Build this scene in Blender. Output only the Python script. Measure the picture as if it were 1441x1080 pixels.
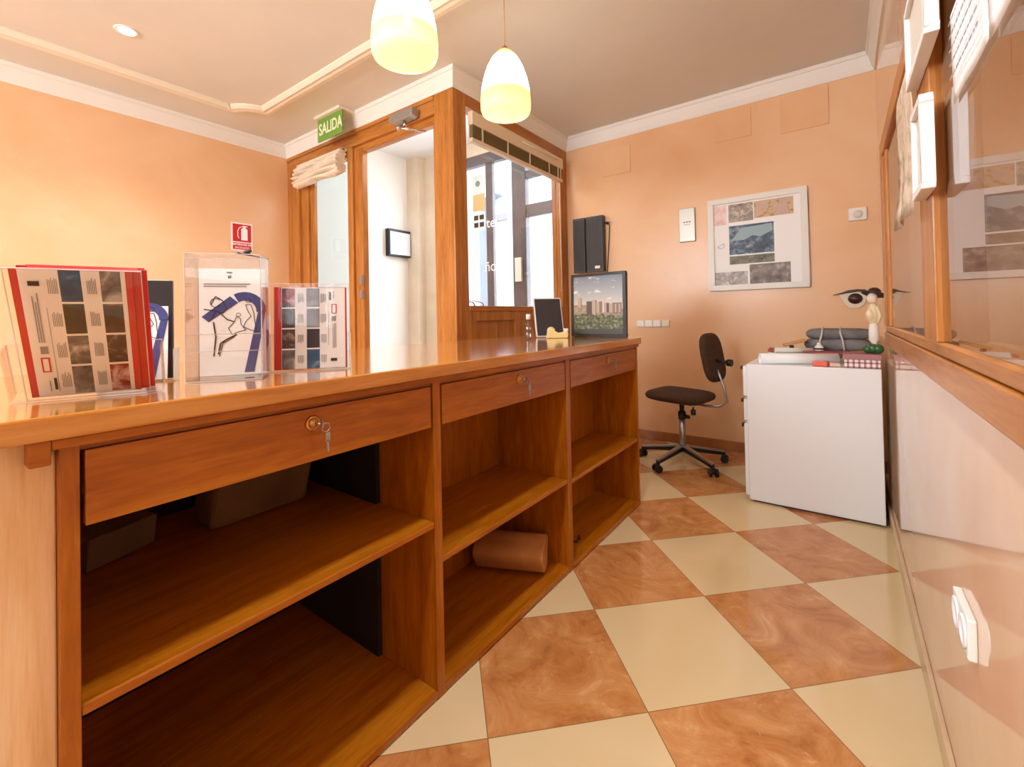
import bpy, bmesh, math, random
from mathutils import Vector, Matrix, Euler
random.seed(7)
for o in list(bpy.data.objects): bpy.data.objects.remove(o)
scn = bpy.context.scene
COL = scn.collection
PI = math.pi
R = math.radians

# ------------------------------------------------------------------ camera
cam_d = bpy.data.cameras.new('camera'); cam = bpy.data.objects.new('camera', cam_d); COL.objects.link(cam)
YAW, PITCH, ROLL = -0.6320, 0.0127, -0.020
fw = Vector((math.cos(PITCH)*math.sin(YAW), math.cos(PITCH)*math.cos(YAW), math.sin(PITCH)))
rt = Vector((math.cos(YAW), -math.sin(YAW), 0)); up = rt.cross(fw)
r2 = rt*math.cos(ROLL)+up*math.sin(ROLL); u2 = up*math.cos(ROLL)-rt*math.sin(ROLL)
CAM = Vector((1.0993, -2.5116, 1.1132))
cam.matrix_world = Matrix(((r2.x, u2.x, -fw.x, CAM.x), (r2.y, u2.y, -fw.y, CAM.y), (r2.z, u2.z, -fw.z, CAM.z), (0, 0, 0, 1)))
cam_d.sensor_width = 36; cam_d.lens = 632.95/1441*36; cam_d.shift_y = -101.25/1441
cam_d.clip_start = 0.02; cam_d.clip_end = 200
scn.camera = cam

# ------------------------------------------------------------------ world and large lights
w = bpy.data.worlds.new('daylight'); scn.world = w; w.use_nodes = True
wb = w.node_tree.nodes['Background']; wb.inputs[0].default_value = (0.80, 0.90, 1.0, 1); wb.inputs[1].default_value = 7.0
def area(name, loc, rot, sx, sy, power, color):
    l = bpy.data.lights.new(name, 'AREA'); l.shape = 'RECTANGLE'; l.size = sx; l.size_y = sy
    l.energy = power; l.color = color
    o = bpy.data.objects.new(name, l); o.location = loc; o.rotation_euler = rot; COL.objects.link(o); return o
# added fill light outside the invented window in the wall behind the camera
area('added_window_fill', (-1.1, -5.35, 2.05), (R(78), 0, 0), 2.4, 1.0, 80, (0.80, 0.91, 1.0))
scn.view_settings.view_transform = 'Standard'; scn.view_settings.look = 'None'
scn.view_settings.exposure = 0.52; scn.view_settings.gamma = 1.0; scn.view_settings.use_curve_mapping = False

# ------------------------------------------------------------------ materials
def srgb(r, g, b):
    f = lambda c: (c/255/12.92) if c/255 <= 0.04045 else ((c/255+0.055)/1.055)**2.4
    return (f(r), f(g), f(b), 1)
MATS = {}
def mat(name, col, rough=0.5, metal=0.0, coat=0.0, ior=1.5, emit=None, es=0.0, crough=0.05, spec=0.5):
    if name in MATS: return MATS[name]
    m = bpy.data.materials.new(name); m.use_nodes = True
    b = m.node_tree.nodes['Principled BSDF']
    b.inputs['Base Color'].default_value = col; b.inputs['Roughness'].default_value = rough
    b.inputs['Metallic'].default_value = metal; b.inputs['IOR'].default_value = ior
    b.inputs['Coat Weight'].default_value = coat; b.inputs['Coat Roughness'].default_value = crough
    b.inputs['Specular IOR Level'].default_value = spec
    if emit: b.inputs['Emission Color'].default_value = emit; b.inputs['Emission Strength'].default_value = es
    MATS[name] = m; return m
def nd(m, t, **k):
    n = m.node_tree.nodes.new(t)
    for a, v in k.items(): setattr(n, a, v)
    return n
def lk(m, a, b): m.node_tree.links.new(a, b)
def ramp(m, src, stops):
    r = nd(m, 'ShaderNodeValToRGB'); e = r.color_ramp.elements
    while len(e) < len(stops): e.new(0.5)
    for x, (p, c) in zip(e, stops): x.position = p; x.color = c
    lk(m, src, r.inputs[0]); return r.outputs[0]
def coords(m, scale=(1, 1, 1), loc=(0, 0, 0), rot=(0, 0, 0), kind='Object'):
    tc = nd(m, 'ShaderNodeTexCoord'); mp = nd(m, 'ShaderNodeMapping')
    mp.inputs['Scale'].default_value = scale; mp.inputs['Location'].default_value = loc; mp.inputs['Rotation'].default_value = rot
    lk(m, tc.outputs[kind], mp.inputs[0]); return mp.outputs[0]
def noise(m, vec, scale, detail=4, rough=0.5, dist=0.0):
    n = nd(m, 'ShaderNodeTexNoise'); n.inputs['Scale'].default_value = scale
    n.inputs['Detail'].default_value = detail; n.inputs['Roughness'].default_value = rough; n.inputs['Distortion'].default_value = dist
    lk(m, vec, n.inputs['Vector']); return n.outputs['Fac']
def bump(m, h, strength, dist=0.01):
    b = nd(m, 'ShaderNodeBump'); b.inputs['Strength'].default_value = strength; b.inputs['Distance'].default_value = dist
    lk(m, h, b.inputs['Height']); lk(m, b.outputs[0], m.node_tree.nodes['Principled BSDF'].inputs['Normal'])
def noisy(name, stops, scale=8, detail=4, rough=0.5, stretch=(1, 1, 1), metal=0, coat=0, bmp=0, dist=0.0, crough=0.05, spec=0.5):
    if name in MATS: return MATS[name]
    m = mat(name, stops[0][1], rough, metal, coat, crough=crough, spec=spec)
    f = noise(m, coords(m, stretch), scale, detail, 0.55, dist)
    lk(m, ramp(m, f, stops), m.node_tree.nodes['Principled BSDF'].inputs['Base Color'])
    if bmp: bump(m, f, bmp)
    return m
def wood(name, dark, mid, light, stretch, rough=0.34, coat=0.12, scale=1.0):
    m = mat(name, mid, rough, coat=coat, crough=0.12, spec=0.35)
    v = coords(m, stretch)
    n1 = noise(m, v, 3*scale, 6, 0.6, 0.4)
    n2 = noise(m, v, 14*scale, 3, 0.6, 0.2)
    a = nd(m, 'ShaderNodeMath', operation='MULTIPLY_ADD'); lk(m, n2, a.inputs[0]); a.inputs[1].default_value = 0.35; 
    b = nd(m, 'ShaderNodeMath', operation='MULTIPLY'); lk(m, n1, b.inputs[0]); b.inputs[1].default_value = 0.65; lk(m, b.outputs[0], a.inputs[2])
    lk(m, ramp(m, a.outputs[0], [(0.32, dark), (0.5, mid), (0.68, light)]), m.node_tree.nodes['Principled BSDF'].inputs['Base Color'])
    bump(m, n2, 0.05, 0.002)
    return m
oD, oM, oL = srgb(138, 72, 4), srgb(168, 94, 8), srgb(186, 114, 22)
WOODY = wood('counter oak lengthwise', oD, oM, oL, (9, 0.9, 9))      # grain along y
WOODZ = wood('counter oak upright', oD, oM, oL, (9, 9, 0.9))
WOODX = wood('counter oak crosswise', oD, oM, oL, (0.9, 9, 9))
TOPW = wood('polished counter top', srgb(172, 102, 28), srgb(194, 124, 44), srgb(208, 142, 64), (9, 0.7, 9), rough=0.14, coat=1.0)
PALE = wood('pale side board', srgb(222, 176, 122), srgb(236, 200, 152), srgb(244, 216, 178), (12, 12, 0.8), rough=0.4, coat=0.1)
dD, dM, dL = srgb(140, 82, 30), srgb(182, 116, 50), srgb(202, 138, 72)
JOINZ = wood('joinery upright', dD, dM, dL, (7, 7, 0.6))
JOINX = wood('joinery crosswise', dD, dM, dL, (0.6, 7, 7))
JOINY = wood('joinery lengthwise', dD, dM, dL, (7, 0.6, 7))
def stucco(name, a, b, c, rough=0.16, spec=0.5, coat=0.0):
    m = mat(name, b, rough, spec=spec, coat=coat)
    f = noise(m, coords(m), 1.1, 5, 0.55, 0.6)
    lk(m, ramp(m, f, [(0.3, a), (0.5, b), (0.72, c)]), m.node_tree.nodes['Principled BSDF'].inputs['Base Color'])
    f2 = noise(m, coords(m), 2.2, 2, 0.5)
    bump(m, f2, 0.12, 0.01)
    return m
PEACH = stucco('peach polished stucco', srgb(231, 180, 132), srgb(236, 190, 146), srgb(239, 200, 160), rough=0.27, spec=0.4)
PEACHR = stucco('peach glossy wall', srgb(226, 180, 142), srgb(234, 196, 164), srgb(240, 210, 186), rough=0.05)
CEIL = noisy('ceiling paint', [(0.3, srgb(222, 218, 210)), (0.7, srgb(230, 225, 217))], 1.5, rough=0.7)
CROWN = mat('crown plaster', srgb(238, 234, 226), 0.5)
WHITEW = mat('white entrance wall', srgb(236, 232, 224), 0.6)
CREAMP = mat('cream moulding', srgb(236, 226, 206), 0.5)
WHITE = mat('white laminate', srgb(240, 240, 240), 0.35)
WPLAST = mat('white plastic', srgb(238, 234, 224), 0.3)
BLACK = mat('black plastic', srgb(22, 21, 20), 0.4)
DGREY = mat('dark grey plastic', srgb(58, 57, 58), 0.45)
CHROME = mat('chrome', srgb(200, 200, 200), 0.18, metal=1)
STEEL = mat('brushed steel', srgb(175, 175, 178), 0.35, metal=1)
BRASS = mat('worn brass', srgb(200, 150, 90), 0.3, metal=1)
PAPER = mat('white paper', srgb(246, 246, 245), 0.6)
GREYTX = mat('grey print', srgb(150, 150, 152), 0.6)
INK = mat('black print', srgb(40, 38, 38), 0.6)
REDP = mat('red print', srgb(205, 38, 42), 0.3)
BLUEP = mat('blue band print', srgb(64, 72, 130), 0.5)
def glass(name, tint=(1, 1, 1, 1), ior=1.5, rough=0.0, trans=1.0):
    m = bpy.data.materials.new(name); m.use_nodes = True; nt = m.node_tree; nt.nodes.clear()
    out = nd(m, 'ShaderNodeOutputMaterial'); mx = nd(m, 'ShaderNodeMixShader')
    t = nd(m, 'ShaderNodeBsdfTransparent'); g = nd(m, 'ShaderNodeBsdfGlossy')
    t.inputs[0].default_value = tint; g.inputs['Roughness'].default_value = rough
    # reflectance of a thin pane from the angle between view and surface, same on both sides
    ge = nd(m, 'ShaderNodeNewGeometry'); dp = nd(m, 'ShaderNodeVectorMath', operation='DOT_PRODUCT')
    lk(m, ge.outputs['Normal'], dp.inputs[0]); lk(m, ge.outputs['Incoming'], dp.inputs[1])
    ab = nd(m, 'ShaderNodeMath', operation='ABSOLUTE'); lk(m, dp.outputs['Value'], ab.inputs[0])
    iv = nd(m, 'ShaderNodeMath', operation='SUBTRACT'); iv.inputs[0].default_value = 1.0; lk(m, ab.outputs[0], iv.inputs[1])
    pw = nd(m, 'ShaderNodeMath', operation='POWER'); lk(m, iv.outputs[0], pw.inputs[0]); pw.inputs[1].default_value = 5.0
    f0 = ((ior-1)/(ior+1))**2
    fr = nd(m, 'ShaderNodeMath', operation='MULTIPLY_ADD'); lk(m, pw.outputs[0], fr.inputs[0]); fr.inputs[1].default_value = 1-f0; fr.inputs[2].default_value = f0
    lk(m, fr.outputs[0], mx.inputs[0]); lk(m, t.outputs[0], mx.inputs[1]); lk(m, g.outputs[0], mx.inputs[2]); lk(m, mx.outputs[0], out.inputs[0])
    return m
GLASS = glass('window glass')
ACRYL = glass('clear acrylic', (0.98, 0.975, 0.97, 1), 1.45)
ACRYT = glass('tinted acrylic', (0.93, 0.90, 0.86, 1), 1.45)
ACRED = mat('acrylic edge', srgb(235, 225, 215), 0.1)
ACRED.node_tree.nodes['Principled BSDF'].inputs['Alpha'].default_value = 0.55
FROST = mat('frosted pane', srgb(222, 232, 236), 0.25)

def floor_mat():
    m = mat('checkered marble floor', srgb(226, 198, 156), 0.09, spec=0.5)
    tc = nd(m, 'ShaderNodeTexCoord'); sp = nd(m, 'ShaderNodeSeparateXYZ'); lk(m, tc.outputs['Object'], sp.inputs[0])
    def mth(op, a, b=None, c=None):
        n = nd(m, 'ShaderNodeMath', operation=op)
        for k, v in enumerate((a, b, c)):
            if v is None: continue
            if isinstance(v, (int, float)): n.inputs[k].default_value = v
            else: lk(m, v, n.inputs[k])
        return n.outputs[0]
    P = 0.6364
    i = mth('DIVIDE', mth('ADD', sp.outputs[0], sp.outputs[1]), P)
    j = mth('DIVIDE', mth('SUBTRACT', sp.outputs[0], sp.outputs[1]), P)
    par = mth('FLOORED_MODULO', mth('ADD', mth('FLOOR', i), mth('FLOOR', j)), 2.0)
    def edge(x):
        fr = mth('FRACT', x); return mth('MINIMUM', fr, mth('SUBTRACT', 1.0, fr))
    e = mth('MINIMUM', edge(i), edge(j)); grout = mth('LESS_THAN', e, 0.0035)
    # marbled terracotta
    v = coords(m)
    n1 = noise(m, v, 5, 8, 0.68, 1.6); n2 = noise(m, v, 1.6, 3, 0.5, 0.8); n3 = noise(m, v, 9, 10, 0.75, 2.8)
    base = ramp(m, n1, [(0.28, srgb(158, 94, 46)), (0.46, srgb(190, 124, 68)), (0.62, srgb(206, 146, 90)), (0.8, srgb(230, 190, 138))])
    vein = ramp(m, n3, [(0.0, (0, 0, 0, 1)), (0.60, (0, 0, 0, 1)), (0.70, (1, 1, 1, 1))])
    mx0 = nd(m, 'ShaderNodeMix', data_type='RGBA'); lk(m, mth('MULTIPLY', vein, 0.7), mx0.inputs[0]); lk(m, base, mx0.inputs[6]); mx0.inputs[7].default_value = srgb(232, 186, 140)
    cream = ramp(m, n2, [(0.3, srgb(216, 188, 140)), (0.7, srgb(224, 198, 154))])
    mx = nd(m, 'ShaderNodeMix', data_type='RGBA'); lk(m, par, mx.inputs[0]); lk(m, mx0.outputs[2], mx.inputs[6]); lk(m, cream, mx.inputs[7])
    mg = nd(m, 'ShaderNodeMix', data_type='RGBA'); lk(m, grout, mg.inputs[0]); lk(m, mx.outputs[2], mg.inputs[6]); mg.inputs[7].default_value = srgb(150, 108, 70)
    lk(m, mg.outputs[2], m.node_tree.nodes['Principled BSDF'].inputs['Base Color'])
    return m
FLOOR = floor_mat()

# ------------------------------------------------------------------ mesh helpers
class MB:
    def __init__(s): s.v = []; s.f = []; s.m = []; s.sm = []
    def add(s, vs, fs, m=0, smooth=False):
        b = len(s.v); s.v += [Vector(v) for v in vs]
        for f in fs: s.f.append([b+i for i in f]); s.m.append(m); s.sm.append(smooth)
        return s
    def box(s, x0, x1, y0, y1, z0, z1, m=0):
        return s.add([(x0,y0,z0),(x1,y0,z0),(x1,y1,z0),(x0,y1,z0),(x0,y0,z1),(x1,y0,z1),(x1,y1,z1),(x0,y1,z1)],
              [(0,3,2,1),(4,5,6,7),(0,1,5,4),(1,2,6,5),(2,3,7,6),(3,0,4,7)], m)
    def obox(s, c, sx, sy, sz, rot=(0,0,0), m=0):
        M = Euler(rot).to_matrix(); c = Vector(c); q = MB().box(-sx/2,sx/2,-sy/2,sy/2,-sz/2,sz/2)
        return s.add([M@v+c for v in q.v], q.f, m)
    def cyl(s, a, b, r0, r1=None, n=20, m=0, caps=True):
        r1 = r0 if r1 is None else r1; a = Vector(a); b = Vector(b); d = (b-a).normalized()
        t = Vector((0,0,1)) if abs(d.z) < .9 else Vector((1,0,0)); x = d.cross(t).normalized(); y = d.cross(x)
        vs = [a+(x*math.cos(2*PI*k/n)+y*math.sin(2*PI*k/n))*r0 for k in range(n)]+[b+(x*math.cos(2*PI*k/n)+y*math.sin(2*PI*k/n))*r1 for k in range(n)]
        s.add(vs, [(k,(k+1)%n,n+(k+1)%n,n+k) for k in range(n)], m, True)
        if caps: s.add(vs[:n], [tuple(range(n))[::-1]], m); s.add(vs[n:], [tuple(range(n))], m)
        return s
    def tube(s, pts, r, n=10, m=0):
        pts = [Vector(p) for p in pts]; rs = r if isinstance(r, (list, tuple)) else [r]*len(pts); rings = []
        d0 = (pts[1]-pts[0]).normalized(); t = Vector((0,0,1)) if abs(d0.z) < .9 else Vector((1,0,0)); x = d0.cross(t).normalized()
        for i, p in enumerate(pts):
            d = (pts[min(i+1,len(pts)-1)]-pts[max(i-1,0)]).normalized(); x = (x-d*x.dot(d)).normalized(); y = d.cross(x)
            rings.append([p+(x*math.cos(2*PI*k/n)+y*math.sin(2*PI*k/n))*rs[i] for k in range(n)])
        vs = [v for q in rings for v in q]; fs = []
        for i in range(len(pts)-1):
            for k in range(n): fs.append((i*n+k, i*n+(k+1)%n, (i+1)*n+(k+1)%n, (i+1)*n+k))
        s.add(vs, fs, m, True); s.add(rings[0], [tuple(range(n))[::-1]], m); s.add(rings[-1], [tuple(range(n))], m)
        return s
    def lathe(s, prof, c=(0,0,0), n=32, m=0, sx=1, sy=1):
        c = Vector(c); vs = []; fs = []
        for r, z in prof: vs += [c+Vector((r*math.cos(2*PI*k/n)*sx, r*math.sin(2*PI*k/n)*sy, z)) for k in range(n)]
        for i in range(len(prof)-1):
            for k in range(n): fs.append((i*n+k, i*n+(k+1)%n, (i+1)*n+(k+1)%n, (i+1)*n+k))
        s.add(vs, fs, m, True)
        if prof[0][0] > 1e-5: s.add(vs[:n], [tuple(range(n))[::-1]], m)
        if prof[-1][0] > 1e-5: s.add(vs[-n:], [tuple(range(n))], m)
        return s
    def prism(s, poly, a, b, axis='x', m=0, smooth=False):
        # poly in the plane across the axis, extruded from a to b
        def P(u, v, t): return {'x': (t,u,v), 'y': (u,t,v), 'z': (u,v,t)}[axis]
        n = len(poly); vs = [P(u,v,a) for u,v in poly]+[P(u,v,b) for u,v in poly]
        s.add(vs, [(k,(k+1)%n,n+(k+1)%n,n+k) for k in range(n)], m, smooth)
        s.add(vs[:n], [tuple(range(n))[::-1]], m); s.add(vs[n:], [tuple(range(n))], m); return s
    def ell(s, c, rx, ry, rz, m=0, n=20, k=12):
        pr = [(math.sin(PI*i/k), -math.cos(PI*i/k)) for i in range(k+1)]; pr[0] = (1e-6, -1); pr[-1] = (1e-6, 1)
        c = Vector(c); vs = []; fs = []
        for r, z in pr: vs += [c+Vector((r*math.cos(2*PI*j/n)*rx, r*math.sin(2*PI*j/n)*ry, z*rz)) for j in range(n)]
        for i in range(k):
            for j in range(n): fs.append((i*n+j, i*n+(j+1)%n, (i+1)*n+(j+1)%n, (i+1)*n+j))
        return s.add(vs, fs, m, True)
    def xf(s, M):
        s.v = [M@v for v in s.v]; return s
    def build(s, name, mats, parent=None, bevel=0, local=False, seg=2, origin=None):
        """verts are world coordinates unless local=True; a child is stored relative to its parent"""
        if not isinstance(mats, (list, tuple)): mats = [mats]
        vs = s.v; M = None
        if parent is not None and not local:
            I = wm(parent).inverted(); vs = [I@v for v in vs]
        if parent is None and not local:
            if origin is None:
                xs = [v.x for v in vs]; ys = [v.y for v in vs]; zs = [v.z for v in vs]
                origin = Vector(((min(xs)+max(xs))/2, (min(ys)+max(ys))/2, min(zs)))
            vs = [v-Vector(origin) for v in vs]
        me = bpy.data.meshes.new(name); me.from_pydata([tuple(v) for v in vs], [], s.f)
        for mm in mats: me.materials.append(mm)
        for p, mi, sm in zip(me.polygons, s.m, s.sm): p.material_index = mi; p.use_smooth = sm
        bm = bmesh.new(); bm.from_mesh(me); bmesh.ops.remove_doubles(bm, verts=bm.verts, dist=1e-6)
        bmesh.ops.recalc_face_normals(bm, faces=bm.faces)
        bm.to_mesh(me); bm.free(); me.update()
        o = bpy.data.objects.new(name, me); COL.objects.link(o)
        if parent is not None: o.parent = parent
        elif not local: o.location = origin
        if bevel:
            b = o.modifiers.new('bevel', 'BEVEL'); b.width = bevel; b.segments = seg; b.limit_method = 'ANGLE'; b.angle_limit = R(35)
        return o
def wm(o):
    M = Matrix.LocRotScale(o.location, o.rotation_euler, o.scale)
    return wm(o.parent)@M if o.parent else M
def tag(o, label, cat, group=None, kind=None):
    o['label'] = label; o['category'] = cat
    if group: o['group'] = group
    if kind: o['kind'] = kind
    return o
def thing(name, label, cat, loc=(0,0,0), rot=(0,0,0), group=None):
    o = bpy.data.objects.new(name, None); o.location = loc; o.rotation_euler = rot; o.empty_display_size = .05
    COL.objects.link(o); return tag(o, label, cat, group)
def struct(o, label=None):
    o['kind'] = 'structure'
    if label: o['label'] = label
    return o
def dup(root, loc=None, rot=None, label=None):
    r = root.copy(); COL.objects.link(r)
    if loc is not None: r.location = loc
    if rot is not None: r.rotation_euler = rot
    if label: r['label'] = label
    for ch in [c for c in bpy.data.objects if c.parent == root]:
        c = ch.copy(); COL.objects.link(c); c.parent = r
        for g in [g for g in bpy.data.objects if g.parent == ch]:
            d = g.copy(); COL.objects.link(d); d.parent = c
    return r
def text(name, body, size, m, M, parent=None, extrude=0.0004, align='CENTER', sx=1.0, bold=0.0):
    cu = bpy.data.curves.new(name, 'FONT'); cu.body = body; cu.size = size; cu.extrude = extrude; cu.align_x = align; cu.align_y = 'CENTER'; cu.offset = bold
    t = bpy.data.objects.new(name, cu); COL.objects.link(t)
    bpy.context.view_layer.update()
    me = bpy.data.meshes.new_from_object(t.evaluated_get(bpy.context.evaluated_depsgraph_get()))
    bpy.data.objects.remove(t)
    me.name = name; me.materials.clear(); me.materials.append(m)
    L = wm(parent).inverted()@M if parent else M
    me.transform(L@Matrix.Diagonal((sx, 1, 1, 1)))
    o = bpy.data.objects.new(name, me); COL.objects.link(o)
    if parent: o.parent = parent
    return o
def face_matrix(loc, right, upv):
    r = Vector(right).normalized(); u = Vector(upv).normalized(); n = r.cross(u)
    return Matrix(((r.x,u.x,n.x,loc[0]),(r.y,u.y,n.y,loc[1]),(r.z,u.z,n.z,loc[2]),(0,0,0,1)))

# ------------------------------------------------------------------ room shell
XL, XR, YB, YE, XW, YN = -3.41, 1.285, 1.465, -0.17, -1.10, -5.2
ZC = 2.895
o = MB().box(-3.6, 3.7, -5.4, 1.75, -0.12, 0).build('floor', FLOOR, origin=(0,0,0)); struct(o, 'cream and terracotta checkered marble floor')
o = MB().box(XL-.15, XR+.15, YN, YE-.0, ZC, ZC+.1).box(XW-.1, XR+.15, YE, YB+.1, ZC, ZC+.1).build('ceiling', CEIL); struct(o)
o = MB().box(XL-.15, XL, YN, YE+.1, 0, ZC).build('wall_left', PEACH); struct(o)
o = MB().box(XW-.1, XR+.3, YB, YB+.15, 0, ZC).build('wall_back', PEACH); struct(o)
# right wall with the interior window opening
WY0, WY1, WZ0, WZ1 = -4.4, -0.03, 1.03, 1.77
XU = 1.325
mb = MB().box(XR, XR+.12, YN, YB, 0, .962).box(XU, XR+.12, YN, YB, .962, WZ0).box(XU, XR+.12, YN, YB, WZ1, ZC).box(XU, XR+.12, WY1, YB, WZ0, WZ1).box(XU, XR+.12, YN, WY0, WZ0, WZ1)
struct(mb.build('wall_right', PEACHR))
# wall behind the camera with a window opening added to let in light
mb = MB().box(XL-.15, -2.4, YN-.15, YN, 0, ZC).box(.2, XR+.12, YN-.15, YN, 0, ZC).box(-2.4, .2, YN-.15, YN, 0, 1.5).box(-2.4, .2, YN-.15, YN, 2.6, ZC)
struct(mb.build('wall_near', PEACH))
t = MB().box(-2.4, -2.34, YN-.1, YN-.04, 1.5, 2.6).box(.14, .2, YN-.1, YN-.04, 1.5, 2.6).box(-2.34, .14, YN-.1, YN-.04, 1.5, 1.56).box(-2.34, .14, YN-.1, YN-.04, 2.54, 2.6).box(-1.13, -1.07, YN-.1, YN-.04, 1.56, 2.54).build('added_window_3', JOINX); struct(t)  # frame of the added window, unseen behind the camera
# crown moulding swept round the walls
def sweep(path, prof, closed=False):
    mb = MB(); n = len(path); rings = []
    for i, p in enumerate(path):
        p = Vector((p[0], p[1], 0))
        a = Vector((path[i-1][0], path[i-1][1], 0)) if (i or closed) else None
        b = Vector((path[(i+1) % n][0], path[(i+1) % n][1], 0)) if (i < n-1 or closed) else None
        d1 = (p-a).normalized() if a is not None else (b-p).normalized()
        d2 = (b-p).normalized() if b is not None else d1
        n1 = Vector((d1.y, -d1.x, 0)); n2 = Vector((d2.y, -d2.x, 0)); m = (n1+n2).normalized(); k = 1/max(.3, m.dot(n1))
        rings.append([p+m*k*o_+Vector((0,0,z)) for o_, z in prof])
    q = len(prof); vs = [v for r in rings for v in r]; fs = []
    for i in range(n if closed else n-1):
        for k in range(q):
            j = (i+1) % n; fs.append((i*q+k, i*q+(k+1)%q, j*q+(k+1)%q, j*q+k))
    mb.add(vs, fs)
    if not closed: mb.add(rings[0], [tuple(range(q))]); mb.add(rings[-1], [tuple(range(q))])
    return mb
ZK = 2.765
prof = [(0, ZK), (.008, ZK), (.010, ZK+.012), (.022, ZK+.04), (.034, ZK+.085), (.040, ZK+.1), (.048, ZK+.103), (.052, ZK+.112), (.05, ZC), (0, ZC)]
path = [(XL, YN), (XL, YE), (XW, YE), (XW, YB), (XU, YB), (XU, YN)]
struct(sweep(path, prof).build('trim_1', CROWN), 'white plaster crown moulding')
# moulding frame on the ceiling with a notched corner
A = [(-2.97, -4.6), (-2.97, -.83)]
for k in range(1, 8):
    a = R(90*k/8); A.append((-2.97+.17*math.sin(a)*1.0, -.83+.19*(1-math.cos(a))))
A += [(-2.78, -.635), (.9, -.635), (.9, -4.6)]
prof2 = [(0, ZC), (0, ZC-.018), (.014, ZC-.030), (.036, ZC-.024), (.046, ZC-.036), (.066, ZC-.030), (.084, ZC-.034), (.105, ZC-.014), (.105, ZC)]
struct(sweep(A, prof2, closed=True).build('trim_2', CREAMP), 'cream moulding frame on the ceiling')
# skirtings
SK = noisy('skirting tile', [(0.3, srgb(150, 96, 52)), (0.7, srgb(176, 118, 70))], 6, rough=0.2)
SKR = noisy('pale skirting', [(0.3, srgb(200, 168, 128)), (0.7, srgb(216, 184, 146))], 6, rough=0.2)
struct(MB().box(XW, XR, YB-.014, YB, 0, .08).build('baseboard_back', SK, bevel=.003))
struct(MB().box(1.273, XR, YN, YB-.014, 0, .077).build('baseboard_right', SKR, bevel=.003))
struct(MB().box(XL, XL+.014, YN, YE, 0, .08).build('baseboard_left', SK, bevel=.003))

# ---- entrance wall joinery (plane y = YE) ------------------------------------
ZH = 2.765
t = bpy.data.objects.new('door_1', None); t.location = (-2.25, YE, 0); COL.objects.link(t); struct(t, 'wooden entrance door surround with a fixed side light')
fy0, fy1 = YE, YE+.1
MB().box(XL, -3.2, fy0, fy1, 0, ZH-.13).box(-3.2, -3.08, fy0+.03, fy1-.01, 0, 2.58).box(-3.08, -3.0, fy0+.05, fy1-.02, 0, 2.5).build('side_jamb', JOINZ, t, bevel=.006)
MB().box(XL, -1.29, fy0-.0, fy1, 2.63, ZH).box(XL, -1.29, fy0-.012, fy0, ZH-.035, ZH).box(-3.2, -1.29, fy0+.03, fy1-.01, 2.57, 2.63).build('header', JOINX, t, bevel=.005)
MB().box(-2.385, -2.31, fy0, fy1, 0, 2.63).box(-2.31, -2.2, fy0+.02, fy1-.02, 0, 2.61).build('mullion', JOINZ, t, bevel=.006)
MB().box(-1.325, -1.29, fy0+.02, fy1, 0, 2.63).build('door_stop', JOINZ, t, bevel=.004)
MB().box(-3.0, -2.385, fy0+.05, fy1-.02, 0, .5).build('bottom_rail', JOINX, t, bevel=.004)
MB().box(-3.0, -2.385, fy0+.065, fy0+.071, .5, 2.57).build('glass_pane', glass('side light glass', (0.86, 0.93, 0.95, 1)), t)
MB().box(-2.232, -2.199, fy0+.0, fy0+.02, 1.42, 1.50).box(-2.232, -2.199, fy0, fy0+.02, 1.30, 1.37).build('strike_plate', STEEL, t)
# corner post
t = bpy.data.objects.new('trim_3', None); t.location = (-1.2, YE, 0); COL.objects.link(t); struct(t, 'stout wooden corner post')
MB().box(-1.29, XW, YE-.004, YE+.13, 0, ZH).build('post', JOINZ, t, bevel=.006)
# ---- window wall joinery (plane x = XW) --------------------------------------
t = bpy.data.objects.new('window_1', None); t.location = (XW, .6, 0); COL.objects.link(t); struct(t, 'wooden interior window over panelled wainscot')
wx0, wx1 = XW-.1, XW
MB().box(wx0, wx1, YE+.13, -.035, 0, ZH).box(wx0, wx1, 1.34, YB, 0, ZH).build('jamb', JOINZ, t, bevel=.005)
MB().box(wx0, wx1, -.035, 1.34, 2.68, ZH).box(wx0, wx1+.008, -.035, 1.34, 1.165, 1.205).build('rail', JOINY, t, bevel=.004)
for ya, yb in ((-.035, .61), (.61, 1.34)):
    MB().box(wx0+.03, wx1-.02, ya, yb, 0, 1.165).box(wx1-.02, wx1, ya, ya+.07, 0, 1.165).box(wx1-.02, wx1, yb-.07, yb, 0, 1.165).box(wx1-.02, wx1, ya+.07, yb-.07, 1.09, 1.165).box(wx1-.02, wx1, ya+.07, yb-.07, 0, .12).build('wainscot_panel', JOINZ, t, bevel=.003)
MB().box(wx0+.04, wx0+.046, -.035, 1.34, 1.205, 2.68).build('glass_pane', GLASS, t)
# ---- vestibule ----------------------------------------------------------------
VZ = 3.18
struct(MB().box(-3.55, -3.4, YE+.1, 1.5, 0, VZ).build('wall_entrance_left', WHITEW))
struct(MB().box(-3.55, -1.0, YE, 1.75, VZ, VZ+.1).build('ceiling_entrance', mat('white entrance ceiling', srgb(238, 240, 244), .6)))
struct(MB().box(XL-.15, XW, YE+.0, YE+.1, ZH, VZ).box(XW-.1, XW, YE, 1.5, ZH, VZ).build('wall_entrance_upper', WHITEW))
fac = MB().box(-3.55, -3.0, 1.5, 1.7, 0, VZ).box(-3.0, -1.2, 1.5, 1.7, 3.02, VZ).box(-1.2, -1.0, 1.5, 1.7, 0, VZ).box(-3.4, -3.2, 1.38, 1.5, 0, VZ)
struct(fac.build('wall_facade', noisy('facade inner plaster', [(0.3, srgb(214, 196, 172)), (0.7, srgb(226, 210, 188))], 3, rough=.6)))
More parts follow.
